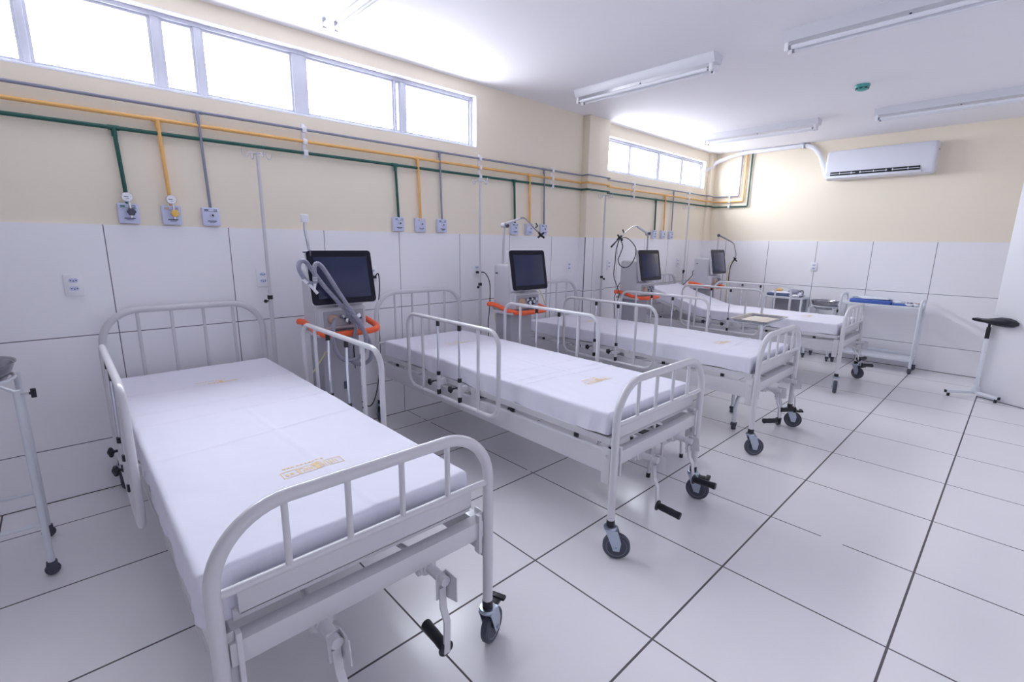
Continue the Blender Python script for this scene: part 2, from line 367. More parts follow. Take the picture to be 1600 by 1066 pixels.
pipe('gas_pipe', 'grey gas pipe, topmost of the three along the window wall', 'grey_pipe', ZG, .0085, DE, .022, .43, 0)
def clamp(label, p, wall):
    o = thing('pipe_clamp', label, 'clamp', p, 0 if wall == 'l' else -PI / 2, 'white clamps holding the three gas pipes')
    b = nb(); box(b, (0, -.012, -.03), (.006, .012, .185), .002); obj('strap', b, 'clip', o)
    for dz in (0, .072, .147):
        b = nb(); box(b, (.004, -.014, dz - .018), (.0375, .014, dz + .018), .004); obj('saddle', b, 'clip', o)
for y, t in ((1.085, 'white clamp set on the gas pipes over the nearest ventilator'), (2.596, 'white clamp set on the gas pipes beside the second drip pole'),
             (3.545, 'white clamp set on the gas pipes just before the pillar'), (5.02, 'white clamp set on the gas pipes under the left of the short window'),
             (6.42, 'white clamp set on the gas pipes under the right of the short window')):
    clamp(t, (0, y, ZE), 'l')
clamp('white clamp set on the gas pipes on the far wall', (.30, YB, ZE - .013), 'b')
def gas_box(label, y, m_head, extra=None):
    o = thing('gas_outlet', label, 'gas outlet', (0, y, 1.5), 0, 'gas outlets above the wainscot')
    b = nb(); box(b, (0.0, -.046, 0), (.036, .046, .108), .006); obj('housing', b, 'panel_box', o)
    b = nb(); box(b, (.0355, -.036, .083), (.0372, .036, .0845)); box(b, (.0355, -.034, .089), (.0372, -.012, .096)); box(b, (.0355, .014, .087), (.0372, .03, .089)); box(b, (.0355, .014, .096), (.0372, .03, .098)); box(b, (.0355, .03, .087), (.0372, .032, .098))
    obj('printed_heading', b, m_head, o, False)
    b = nb(); box(b, (.0355, -.022, .026), (.0372, .026, .0305)); box(b, (.0355, -.012, .019), (.0372, .018, .0215)); obj('printed_caption', b, 'ink', o, False)
    b = nb(); lathe(b, [(.0, .009), (.006, .009), (.011, .006), (.012, 0)], (.036, .004, .062), (1, 0, 0), 16); obj('port', b, 'chrome', o)
    b = nb(); cyl(b, (.044, .006, .062), (.046, .006, .062), .006, 12); obj('port_seal', b, 'black', o)
    if extra:
        b = nb(); cyl(b, (.04, .006, .055), (.075, .006, .055), .008, 12); cyl(b, (.07, .006, .03), (.07, .006, .12), .007, 12); obj('valve_body', b, 'chrome', o)
        b = nb()
        for k in range(6):
            a = k * PI / 3; sphere(b, (.082, .008 + .013 * math.cos(a), .062 + .013 * math.sin(a)), .0085, seg=10)
        cyl(b, (.07, .008, .062), (.09, .008, .062), .015, 18)
        obj('valve_knob', b, extra, o)
        b = nb(); lathe(b, [(0, 0), (.024, 0), (.0255, .004), (.0255, .022), (.023, .026), (.0, .026)], (.062, -.002, .138), (1, 0, 0), 26); g = obj('gauge', b, 'chrome', o)
        b = nb(); cyl(b, (.0882, -.002, .138), (.0888, -.002, .138), .0215, 24); obj('dial', b, 'clip', g)
        b = nb(); box(b, (.0887, -.016, .137), (.0895, .003, .140)); box(b, (.0887, -.006, .128), (.0895, .006, .1295)); obj('needle', b, 'ink', g, False)
where = ('above the nearest bed', 'above the second bed from the camera', 'behind the arm of the second ventilator', 'above the farthest bed, beyond the pillar')
for i in range(4):
    gas_box('white gas outlet with a gauge and grey knob under the first green drop' if i == 0 else 'white gas outlet under the green drop pipe ' + where[i], DG[i] + .012, 'ink_green', 'greyknob' if i == 0 else None)
    gas_box('white gas outlet with a gauge and yellow knob under the first ochre drop' if i == 0 else 'white gas outlet under the ochre drop pipe ' + where[i], DO[i] + .012, 'ink_orange', 'yellow' if i == 0 else None)
    gas_box('white gas outlet under the grey drop pipe ' + where[i], DE[i] + .012, 'ink', None)
def socket(label, p, wall='l'):
    o = thing('wall_socket', label, 'wall socket', p, 0 if wall == 'l' else -PI / 2, 'white double wall sockets')
    b = nb(); box(b, (0, -.039, -.058), (.010, .039, .058), .004); obj('cover_plate', b, 'clip', o)
    for dz in (.024, -.018):
        b = nb()
        prism(b, [(-.021, dz), (-.013, dz + .011), (.013, dz + .011), (.021, dz), (.013, dz - .011), (-.013, dz - .011)], 'x', .009, .0115)
        s = obj('outlet', b, 'panel_box', o)
        b = nb()
        for yy, zz in ((-.011, 0), (0, -.003), (.011, 0)): cyl(b, (.0105, yy, dz + zz), (.0121, yy, dz + zz), .0031, 10)
        obj('pin_holes', b, 'black', s)
for y, t in ((-.173, 'white double socket on the tiles left of the nearest headboard'), (.752, 'white double socket behind the nearest drip pole'), (1.53, 'white double socket behind the nearest ventilator, its cable plugged in'),
             (2.56, 'white double socket behind the second drip pole, a black cable plugged in'), (3.86, 'white double socket on the tiles above the third bed'), (4.60, 'white double socket just past the pillar'), (6.27, 'white double socket left of the farthest ventilator')):
    socket(t, (TH, y, 1.175))
socket('white double socket on the far wall above the side table', (1.51, YB - TH, 1.157), 'b')
# ------------------------------------------------------------------ air conditioner and its duct
def aircon():
    o = thing('air_conditioner', 'white split air conditioner unit high on the far wall', 'air conditioner', (2.06, YB, 2.24))
    prof = [(0, 0.02), (-.10, 0.0), (-.175, .015), (-.205, .05), (-.215, .10), (-.195, .30), (-.17, .34), (-.13, .35), (0, .35)]
    w_ = .525; b = nb(); n = len(prof)
    # body: outline (y,z) lofted along x with softened ends
    xs = [(-w_, .93), (-w_ + .012, .985), (-w_ + .03, 1), (w_ - .03, 1), (w_ - .012, .985), (w_, .93)]; rings = []
    for x, s in xs: rings.append([b.verts.new((x, p[0] * s, .175 + (p[1] - .175) * s)) for p in prof])
    for a, c in zip(rings, rings[1:]):
        for k in range(n): b.faces.new((a[k], a[(k + 1) % n], c[(k + 1) % n], c[k]))
    b.faces.new(rings[0]); b.faces.new(list(reversed(rings[-1])))
    obj('casing', b, 'ac', o)
    b = nb(); box(b, (-.46, -.216, .046), (.405, -.196, .088), .002); obj('air_slot', b, 'black', o)
    b = nb()
    for x in (-.36, -.24, -.15, -.02, .10, .16, .30): box(b, (x - .004, -.222, .055), (x + .004, -.21, .078))
    for a_, c_ in ((-.455, -.20), (-.16, .11), (.15, .40)): box(b, (a_, -.221, .062), (c_, -.212, .068))
    obj('louvre', b, 'ac', o)
    b = nb(); box(b, (-.50, -.2195, .014), (.42, -.19, .042), .004); obj('lower_flap', b, 'ac', o)
    b = nb(); cyl(b, (.528, -.09, .26), (.532, -.09, .26), .008); obj('side_screw', b, 'ink', o)
aircon()
b = nb()
pts = [at(1098, 268, x=-.03), at(1106, 263, y=7.03), at(1122, 253, y=7.06), at(1160, 240, y=7.10), at(1200, 233.5, y=7.105), at(1240, 228.5, y=7.105), at(1258, 227.5, y=7.105), at(1271, 231, y=7.10), at(1281, 242, y=7.09), at(1286, 258, y=7.07), at(1292, 276, y=7.05), at(1304, 278, y=7.05)]
pts = [(Vector((max(p.x, .03) if i else -.04, p.y, min(p.z, H - .032)))) for i, p in enumerate(pts)]
tube(b, spline(pts, 8), .028, 14)
hose_o = tag(obj('insulated_duct', b, 'duct'), 'white insulated hose running from the short window to the air conditioner', 'hose')
b = nb(); p = at(1257, 227.5, y=7.105); box(b, (p.x - .012, 7.07, p.z - .034), (p.x + .012, 7.14, min(p.z + .034, H)), .003); obj('hanger_strap', b, 'zinc', hose_o)
# ------------------------------------------------------------------ ceiling lamps (unlit)
def lamp(label, x0, y, ln=1.25):
    o = thing('ceiling_lamp', label, 'ceiling lamp', (x0, y, H), 0, 'unlit fluorescent battens on the ceiling')
    b = nb(); prism(b, [(-.0, 0), (.15, 0), (.15, -.012), (.125, -.062), (.025, -.062), (0, -.012)], 'x', .0, ln)
    obj('batten_body', b, 'fixture', o)
    for x in (.02, ln - .03):
        for yy in (.04, .11):
            b = nb(); box(b, (x - .012, yy - .012, -.112), (x + .012, yy + .012, -.06), .003); obj('lamp_holder', b, 'clip', o)
    for yy in (.04, .11):
        b = nb(); cyl(b, (.03, yy, -.094), (ln - .04, yy, -.094), .0128, 14); t = obj('tube', b, 'tube', o)
        b = nb()
        for x in (.033, ln - .055): cyl(b, (x, yy, -.094), (x + .014, yy, -.094), .0134, 14)
        obj('tube_cap', b, 'steel', t)
    b = nb(); cyl(b, (ln / 2, .075, -.061), (ln / 2, .075, -.067), .006); obj('fixing_screw', b, 'ink', o)
lamp('unlit ceiling batten nearest the camera, above the long window', .40, 1.05)
lamp('unlit ceiling batten in the middle, just before the pillar', .48, 3.285)
lamp('unlit ceiling batten at the top right, cut by the frame', 2.17, 3.285)
lamp('unlit ceiling batten in front of the short window', .47, 5.755)
lamp('unlit ceiling batten in front of the air conditioner, right', 2.20, 5.755)
def sensor():
    o = thing('ceiling_sensor', 'small teal domed sensor on the ceiling before the air conditioner', 'sensor', (2.28, 4.85, H))
    b = nb(); lathe(b, [(.052, 0), (.054, -.012), (.05, -.02), (.0, -.02)], (0, 0, 0)); obj('base', b, 'teal', o)
    b = nb(); lathe(b, [(.045, -.018), (.046, -.03), (.036, -.042), (.02, -.047), (0, -.048)], (0, 0, 0)); obj('dome', b, 'teal', o)
    b = nb()
    for k in range(8):
        a = k * PI / 4; mt = Matrix.Rotation(a, 4, 'Z'); box(b, (.036, -.010, -.036), (.047, .010, -.026), mtx=mt)
    obj('vents', b, 'tealdark', o)
sensor()
# ------------------------------------------------------------------ beds
BW = 0.40; XH, XF = 0.10, 2.325
def caster(root, x, y, ang, brake=False):
    """swivel caster whose stem axis is at x, y; wheel trails along ang"""
    d = Vector((math.cos(ang), math.sin(ang), 0)); s = Vector((-d.y, d.x, 0)); p = Vector((x, y, 0)); wc = p + d * .032 + V(0, 0, .0625)
    b = nb(); lathe(b, [(.012, .195), (.019, .19), (.019, .158), (.012, .158)], p, (0, 0, 1), 16); cs = obj('caster', b, 'black', root)
    b = nb(); lathe(b, [(.0, .162), (.028, .160), (.031, .152), (.028, .144), (.0, .144)], p, (0, 0, 1), 18)
    for sg in (1, -1):
        A = [p + s * (.022 * sg) + d * -.022 + V(0, 0, .148), p + s * (.022 * sg) + d * .034 + V(0, 0, .148), p + s * (.022 * sg) + d * .052 + V(0, 0, .09), wc + s * (.022 * sg) + d * .014 - V(0, 0, .016), wc + s * (.022 * sg) - d * .014 - V(0, 0, .014)]
        o_ = [b.verts.new(q) for q in A]; i_ = [b.verts.new(q + s * (.0035 * sg)) for q in A]; n = len(A)
        b.faces.new(o_); b.faces.new(list(reversed(i_)))
        for k in range(n): b.faces.new((o_[k], o_[(k + 1) % n], i_[(k + 1) % n], i_[k]))
    box(b, (-.022, -.025, .143), (.034, .025, .149), mtx=Matrix.Translation(p) @ Matrix.Rotation(ang, 4, 'Z'))
    cyl(b, wc - s * .029, wc + s * .029, .006, 10); obj('fork', b, 'zinc', cs)
    b = nb(); lathe(b, [(.046, -.013), (.058, -.0145), (.0625, -.009), (.0625, .009), (.058, .0145), (.046, .013)], wc, s, 32); obj('tyre', b, 'rubber', cs)
    b = nb(); lathe(b, [(.0, -.0155), (.012, -.0155), (.014, -.008), (.038, -.008), (.047, -.014), (.047, .014), (.038, .008), (.014, .008), (.012, .0155), (0, .0155)], wc, s, 28); obj('hub', b, 'hub', cs)
    if brake:
        b = nb(); m = Matrix.Translation(p) @ Matrix.Rotation(ang, 4, 'Z')
        box(b, (.03, -.016, .128), (.078, .016, .142), .004, mtx=m); box(b, (.07, -.03, .134), (.095, .03, .148), .006, mtx=m); obj('brake_pedal', b, 'black', cs)
    return cs
def end_frame(root, name, x, ztop, rail_z, posts_z, ymid=0.0):
    R = .175; r = .0178
    b = nb(); tube(b, fillet([(x, ymid - BW, posts_z), (x, ymid - BW, ztop - r), (x, ymid + BW, ztop - r), (x, ymid + BW, posts_z)], R, 12), r, 16)
    o = obj(name, b, 'enamel', root)
    b = nb(); cyl(b, (x, ymid - BW + .01, rail_z), (x, ymid + BW - .01, rail_z), .0108, 12); obj('lower_rail', b, 'enamel', o)
    for y in (-.236, -.079, .079, .236):
        b = nb(); cyl(b, (x, ymid + y, rail_z - .004), (x, ymid + y, ztop - 2 * r + .006), .0086, 12); obj('spindle', b, 'enamel', o)
    return o
def side_rail(root, sgn, ymid):
    y = ymid + sgn * (BW + .042); x0, x1, z0, z1 = .655, 1.575, .462, .955
    b = nb(); tube(b, fillet([((x0 + x1) / 2, y, z1), (x1, y, z1), (x1, y, z0), (x0, y, z0), (x0, y, z1), ((x0 + x1) / 2 + .001, y, z1)], .085, 10), .0125, 12)
    o = obj('side_rail', b, 'enamel', root)
    for x in (.83, 1.40):
        b = nb(); cyl(b, (x, y, z0), (x, y, z1), .0095, 12); obj('rail_bar', b, 'enamel', o)
    for x in (1.005, 1.225):
        b = nb(); cyl(b, (x, y, z0 + .01), (x, y, z1 - .01), .0068, 12); obj('sliding_rod', b, 'chrome', o)
        for za, zb, rr in ((z1 - .042, z1 - .012, .0115), (.598, .622, .0125), (.472, .505, .0125)):
            b = nb(); cyl(b, (x, y, za), (x, y, zb), rr, 12); obj('rod_stop', b, 'black', o)
        b = nb(); cyl(b, (x, y, .505), (x, y, .598), .013, 12); box(b, (x - .012, min(y, y - sgn * .05), .53), (x + .012, max(y, y - sgn * .05), .57), .003); obj('rod_sleeve', b, 'enamel', o)
        b = nb(); cyl(b, (x - .05, y + sgn * .006, .548), (x - .05, y + sgn * .03, .548), .006, 10)
        for k in range(5): sphere(b, (x - .05 + .012 * math.cos(k * 2 * PI / 5), y + sgn * .034, .548 + .012 * math.sin(k * 2 * PI / 5)), .011, (1, .8, 1), 10)
        sphere(b, (x - .05, y + sgn * .034, .548), .016, (1, .8, 1), 12); cyl(b, (x - .05, y - sgn * .03, .548), (x - .05, y + sgn * .02, .548), .004, 8)
        obj('locking_knob', b, 'black', o)
def crank(root, y, ang, gdir, L=.25):
    """folding crank: shaft out of the foot beam, bracket, arm swung by ang about x, grip along gdir"""
    b = nb(); z = .435; x = XF
    box(b, (x - .04, y - .03, z - .03), (x - .02, y + .03, .46), .003)
    lathe(b, [(.030, 0), (.030, .012), (.022, .016), (.022, .022)], (x - .022, y, z), (1, 0, 0), 20)
    cyl(b, (x - .01, y, z), (x + .085, y, z), .0155, 16)
    s, c = math.sin(ang), math.cos(ang)
    def P(dx, a, d): return V(x + .085 + dx, y + a * c + d * s, z + a * s - d * c)      # a: across, d: down the arm
    def slab(q, t):
        f = [b.verts.new(p) for p in q]; g = [b.verts.new(p + V(t, 0, 0)) for p in q]; n = len(q)
        b.faces.new(f); b.faces.new(list(reversed(g)))
        for k in range(n): b.faces.new((f[k], f[(k + 1) % n], g[(k + 1) % n], g[k]))
    slab([P(-.028, -.018, -.018), P(-.028, .018, -.018), P(-.028, .018, .07), P(-.028, -.018, .07)], .003)
    slab([P(-.028, .018, -.022), P(.028, .018, -.022), P(.028, .018, .06), P(-.028, .018, .06)], .0)if False else None
    q = [P(-.028, .016, -.02), P(.03, .016, -.02), P(.03, .016, .06), P(-.028, .016, .075)]
    f = [b.verts.new(p) for p in q]; off = V(0, c, s) * .003; g = [b.verts.new(p + off) for p in q]; b.faces.new(f); b.faces.new(list(reversed(g)))
    for k in range(4): b.faces.new((f[k], f[(k + 1) % 4], g[(k + 1) % 4], g[k]))
    cyl(b, P(-.034, -.006, .05), P(-.034, .024, .05), .005, 10)
    arm = [P(-.02, 0, .03), P(-.02, .002, .10), P(-.004, .004, .14), P(-.002, 0, L)]
    for i in range(3):
        w_ = .011; a0, a1 = arm[i], arm[i + 1]; sd = V(0, c, s) * w_; th = V(.0035, 0, 0)
        v8 = [a0 - sd - th, a0 + sd - th, a0 + sd + th, a0 - sd + th, a1 - sd - th, a1 + sd - th, a1 + sd + th, a1 - sd + th]
        v8 = [b.verts.new(p) for p in v8]
        for fc in ((0, 1, 2, 3), (7, 6, 5, 4), (0, 4, 5, 1), (1, 5, 6, 2), (2, 6, 7, 3), (3, 7, 4, 0)): b.faces.new([v8[k] for k in fc])
    o = obj('crank', b, 'enamel', root)
    g0 = P(-.002, 0, L - .012); d = Vector(gdir).normalized()
    b = nb(); lathe(b, [(.0, 0), (.024, 0), (.026, .004), (.024, .009), (.0165, .012), (.0175, .03), (.0165, .05), (.0175, .07), (.0165, .09), (.018, .112), (.017, .117), (.0, .118)], g0, d, 18)
    obj('crank_grip', b, 'black', o)
def beam(b, a, c, w_, h):
    """rectangular section from a to c (axis-aligned in x or y)"""
    a, c = Vector(a), Vector(c)
    if abs(a.x - c.x) > abs(a.y - c.y): box(b, (a.x, a.y - w_ / 2, a.z), (c.x, a.y + w_ / 2, a.z + h), .003)
    else: box(b, (a.x - w_ / 2, a.y, a.z), (a.x + w_ / 2, c.y, a.z + h), .003)
HINGE = 0.90
def lift(x, ang):
    if ang == 0 or x > HINGE + .12: return 0.0
    if x > HINGE - .12: t = (HINGE + .12 - x); return math.tan(ang) * t * t / .48
    return math.tan(ang) * (HINGE - x)
def bed(label, ymid, rz, cranks, back=0.0, brakes=(0, 0, 0, 1), hy=0.0):
    root = thing('hospital_bed', label, 'hospital bed', (0, ymid, 0), 0, 'white tubular hospital beds')
    end_frame(root, 'headboard', XH, 1.05, .645, .18, hy)
    end_frame(root, 'footboard', XF, .85, .645, .18)
    def ym(x): return hy * (1 - (x - XH) / (XF - XH))
    for sg in (1, -1):
        b = nb()
        n = 1; y = sg * (BW - .02)
        v = []
        for x in (XH + .02, XF - .02):
            yy = ym(x) + y
            v += [b.verts.new((x, yy - .016, .40)), b.verts.new((x, yy + .016, .40)), b.verts.new((x, yy + .016, .505)), b.verts.new((x, yy - .016, .505))]
        for fc in ((0, 1, 2, 3), (7, 6, 5, 4), (0, 4, 5, 1), (1, 5, 6, 2), (2, 6, 7, 3), (3, 7, 4, 0)): b.faces.new([v[k] for k in fc])
        fr = obj('side_beam', b, 'enamel', root)
        b = nb()
        for x in (XH + .06, XF - .045): box(b, (x - .022, ym(x) + y + sg * .015, .352), (x + .022, ym(x) + y + sg * .021, .525), .002)
        for x in (XH + .06, XF - .045): cyl(b, (x, ym(x) + y + sg * .02, .49), (x, ym(x) + y + sg * .027, .49), .007, 10)
        obj('hook_plate', b, 'enamel', fr)
        b = nb(); box(b, (.75, y + ym(1.) + sg * .0145, .44), (XF - .1, y + ym(1.5) + sg * .0175, .4435)); obj('beam_rib', b, 'enamel', fr, False)
        b = nb(); box(b, (1.28, y + ym(1.2) + sg * .015, .505), (1.36, y + ym(1.2) + sg * .02, .565), .002); box(b, (1.31, y + sg * .018 + ym(1.2), .55), (1.33, y + ym(1.2) + sg * .026, .58), .002); obj('latch_plate', b, 'enamel', fr)
    b = nb(); beam(b, (XF - .022, -BW + .02, .447), (XF - .022, BW - .02, .447), .048, .062)
    for sg in (1, -1): box(b, (XF - .012, sg * (BW - .046), .395), (XF + .010, sg * (BW - .034), .535), .0015); box(b, (XF - .012, sg * (BW - .034), .395), (XF - .008, sg * (BW - .014), .535), .001)
    obj('foot_beam', b, 'enamel', root)
    b = nb(); beam(b, (XH + .012, hy - BW + .012, .42), (XH + .012, hy + BW - .012, .42), .030, .075); obj('head_beam', b, 'enamel', root)
    # slatted sheet-metal platform
    b = nb(); z0 = .545; W_ = BW - (.042 if hy == -.035 else .024)
    nx = 22; cols = []
    for i in range(nx + 1):
        x = XH + .05 + (XF - .045 - XH - .05) * i / nx; l = lift(x, back)
        cols.append([b.verts.new((x, ym(x) - W_, z0 + l - .014)), b.verts.new((x, ym(x) - W_, z0 + l + .018)), b.verts.new((x, ym(x) + W_, z0 + l + .018)), b.verts.new((x, ym(x) + W_, z0 + l - .014))])
    for a, c in zip(cols, cols[1:]):
        for k in range(4): b.faces.new((a[k], a[(k + 1) % 4], c[(k + 1) % 4], c[k]))
    b.faces.new(cols[0]); b.faces.new(list(reversed(cols[-1])))
    pf = obj('platform', b, 'enamel', root)
    b = nb(); box(b, (XF - .030, -W_ + .01, .556), (XF - .024, W_ - .01, .640), .002); box(b, (XF - .06, -W_ + .01, .556), (XF - .024, W_ - .01, .561), .001); obj('foot_stop', b, 'enamel', pf)
    for x in (.35, 1.62, 2.08):
        for sg in (1, -1): b = nb(); box(b, (x - .012, ym(x) + sg * (W_ - .012), .508), (x + .012, ym(x) + sg * (W_ + .002), .529), .002); obj('rest_pad', b, 'black', pf)
    b = nb(); tube(b, [(XF - .05, .17, .44), (1.35, .05, .39)], .009, 8); tube(b, [(XF - .05, -.17, .44), (1.1, -.05, .39)], .009, 8); box(b, (1.2, -.36, .42), (1.23, .36, .45)); obj('screw_rod', b, 'enamel', root)
    if back:
        b = nb(); tube(b, [(.95, -.2, .45), (.42, -.2, .53 + lift(.42, back))], .012, 8); tube(b, [(.95, .2, .45), (.42, .2, .53 + lift(.42, back))], .012, 8); obj('back_strut', b, 'enamel', root)
    side_rail(root, 1, ym(1.1)); side_rail(root, -1, ym(1.1))
    for y, ang, g in cranks: crank(root, y, ang, g)
    rr = random.Random(int(ymid * 100))
    for k, (x, y) in enumerate(((XH, hy - BW), (XH, hy + BW), (XF, -BW), (XF, BW))):
        a = rr.uniform(-.9, .9) + (PI if x < 1 else 0) + (0 if k != 2 else .6)
        caster(root, x, y, rz[k] if rz else a, brakes[k])
    return root
def sheet(label, ymid, seed, back=0.0, hy=0.0, hemlift=0.0, hemdrop=0.0, hw=.372, fy=0.0):
    """mattress wrapped in a white sheet: pad, sheet and yellow stamps"""
    root = thing('mattress', label, 'mattress', (0, ymid, .563), 0, 'white sheeted mattresses')
    x0, x1, zt = .165, 2.268, .112
    def ym(x): return hy * (1 - (x - XH) / (XF - XH)) + fy * (x - XH) / (XF - XH)
    b = nb(); rr = .02
    nx = 30; R = []
    for i in range(nx + 1):
        x = x0 + .012 + (x1 - x0 - .024) * i / nx; l = lift(x, back)
        R.append([b.verts.new((x, ym(x) + q[0], q[1] + l + .001)) for q in ((-hw + .015, 0), (hw - .015, 0), (hw - .015, zt - .008), (-hw + .015, zt - .008))])
    for a, c in zip(R, R[1:]):
        for k in range(4): b.faces.new((a[k], a[(k + 1) % 4], c[(k + 1) % 4], c[k]))
    b.faces.new(R[0]); b.faces.new(list(reversed(R[-1])))
    obj('pad', b, 'foam', root, False)
    off = Vector((seed * 7.3, seed * 3.1, seed * 1.7))
    rndm = random.Random(seed)
    folds = [(rndm.uniform(.6, 2.0), rndm.uniform(-.12, .12)) for _ in range(4)]
    def top_disp(x, y):
        d = .0040 * noise.noise(Vector((x * 3.2, y * 3.5, 0)) + off) + .0020 * noise.noise(Vector((x * 9, y * 14, 3)) + off)
        d += .0012 * noise.noise(Vector((x * 22, y * 9, 5)) + off)
        for fx, sl in folds: d += .0042 * max(0.0, 1 - abs(x - fx - sl * y) / .012)
        d += .0034 * max(0.0, 1 - abs(y - .03 - .04 * (x - 1.5)) / .013) * min(1.0, max(0.0, x - 1.0) * 3)
        return d
    b = nb(); NX, NY, NZ = 280, 84, 12; r = .013
    cx, cz = (x0 + x1) / 2, 0
    def surf(x, y, z):
        """rounded box projection and cloth displacement"""
        lo = Vector((x0 + r, -hw + r, -1)); hi = Vector((x1 - r, hw - r, zt - r))
        p = Vector((x, y, z)); q = Vector([min(max(p[i], lo[i]), hi[i]) for i in range(3)])
        dv = p - q
        nrm = dv.normalized() if dv.length > 1e-6 else Vector((0, 0, 1))
        if dv.length > 1e-6: p = q + nrm * r
        k = max(0.0, 1 - nrm.z); p.z += top_disp(x, y) * max(0.0, nrm.z)
        hang = min(1.0, max(0.0, (zt - .02 - p.z) / zt))
        wv = .011 * noise.noise(Vector((x * 7, y * 7, z * 3)) + off) + .008 * noise.noise(Vector((x * 19, y * 19, z * 9)) + off)
        near = math.exp(-((x1 - x) / .14) ** 2) if abs(y) > hw - .10 else 0.0
        wv += .007 * near * noise.noise(Vector((x * 50, y * 50, z * 4)) + off)
        p += Vector((nrm.x, nrm.y, 0)) * (wv * (.3 + hang) * k)
        hem = .016 * noise.noise(Vector((x * 3.3, y * 3.3, 9)) + off) + .007 * noise.noise(Vector((x * 13, y * 13, 4)) + off)
        if x > x1 - .1: hem += .022 * max(0.0, (y - .12) / hw) * hemlift
        p.z += (hem - hemdrop - .006) * hang
        p.z += lift(p.x, back); p.y += ym(p.x); return p
    vid = {}
    def vert(i, j, k):
        key = (i, j, k)
        if key not in vid: vid[key] = b.verts.new(surf(x0 + (x1 - x0) * i / NX, -hw + 2 * hw * j / NY, .006 + (zt - .006) * k / NZ))
        return vid[key]
    for i in range(NX):
        for j in range(NY): b.faces.new((vert(i, j, NZ), vert(i + 1, j, NZ), vert(i + 1, j + 1, NZ), vert(i, j + 1, NZ)))
        for k in range(NZ):
            b.faces.new((vert(i, 0, k), vert(i + 1, 0, k), vert(i + 1, 0, k + 1), vert(i, 0, k + 1)))
            b.faces.new((vert(i, NY, k), vert(i, NY, k + 1), vert(i + 1, NY, k + 1), vert(i + 1, NY, k)))
    for j in range(NY):
        for k in range(NZ):
            b.faces.new((vert(0, j, k), vert(0, j, k + 1), vert(0, j + 1, k + 1), vert(0, j + 1, k)))
            b.faces.new((vert(NX, j, k), vert(NX, j + 1, k), vert(NX, j + 1, k + 1), vert(NX, j, k + 1)))
    sh = obj('sheet', b, 'sheet', root, ang=3.0)
    # yellow laundry stamps: a framed strip of small marks with a line of marks above it
    def stamp(sx, sy, Ls, faint):
        b = nb(); rs = random.Random(seed * 31 + int(sx * 10))
        def rect(ux, uy, lx, ly):
            # ux runs along +y, uy towards the head (-x)
            n = max(1, int(lx / .01)); prev = None
            for q in range(n + 1):
                col = []
                for vv in (0, 1):
                    yy = sy + ux + lx * q / n; xx = sx - (uy + ly * vv)
                    col.append(b.verts.new((xx, yy + ym(xx), zt + top_disp(xx, yy) + .0012 + lift(xx, back))))
                if prev: b.faces.new((prev[0], col[0], col[1], prev[1]))
                prev = col
        Hs = Ls * .24
        if faint < .5:
            rect(0, 0, Ls, .003); rect(0, Hs - .003, Ls, .003); rect(0, 0, .003, Hs); rect(Ls - .003, 0, .003, Hs); rect(Ls * .24, 0, .005, Hs)
        x = .012
        while x < Ls * .2: l = rs.uniform(.005, .012); rect(x, Hs * .3, l, Hs * rs.uniform(.15, .4)); x += l + .006
        x = Ls * .28
        while x < Ls - .02:
            l = rs.uniform(.006, .014); rect(x, Hs * .18, .0032, Hs * .6); rect(x, Hs * rs.choice((.18, .42, .7)), l, .004); rect(x + l - .003, Hs * .2, .003, Hs * rs.uniform(.3, .6)); x += l + rs.uniform(.003, .006)
        rect(Ls * .52, Hs * .75, .02, Hs * .35); rect(Ls * .535, Hs * .1, .012, Hs * .6)
        x = Ls * .08
        while x < Ls * .72: l = rs.uniform(.005, .013); rect(x, Hs * 1.35, l, Hs * .2); x += l + rs.uniform(.003, .008)
        obj('printed_stamp', b, 'stamp', sh, False)
    stamp(1.93, -.085, .20, 0.0)
    stamp(.62, -.09, .22, 1.0)
    return root
R_ = math.radians
BY = (.335, 1.873, 3.512, 5.68)
bed('white hospital bed nearest the camera, its foot end cut by the frame', BY[0], (PI * .9, -1.9, .5, PI * .62), [(-.165, .05, (-1, 0, -.1)), (.165, .0, (-1, .0, .12))], hy=-.035)
sheet('white sheeted mattress on the nearest bed, its yellow stamp largest', BY[0], 3, hy=-.035, hemdrop=.030, hemlift=2.2, hw=.388, fy=-.03)
bed('white hospital bed second from the camera, a black topped step beside it', BY[1], (2.8, -2.3, .62, .25), [(-.165, .1, (1, .1, -.12)), (.165, .25, (1, .1, 0))], hy=.03)
sheet('white sheeted mattress on the second bed from the camera', BY[1], 5, hy=.03)
bed('white hospital bed third from the camera, a steel tray stand beside it', BY[2], (2.8, -2.3, .75, .45), [(-.165, .2, (-.62, -.78, 0)), (.165, .25, (-.62, -.78, 0))], hy=-.02)
sheet('white sheeted mattress on the third bed, just before the tray stand', BY[2], 8, hy=-.02)
bed('white hospital bed farthest from the camera, its back section raised', BY[3], (2.8, -2.3, -1.3, -.35), [(-.165, .9, (.3, .9, 0)), (.165, .1, (.75, .66, -.05))], back=R_(17))
sheet('white sheeted mattress on the farthest bed, raised at the head', BY[3], 11, back=R_(17))
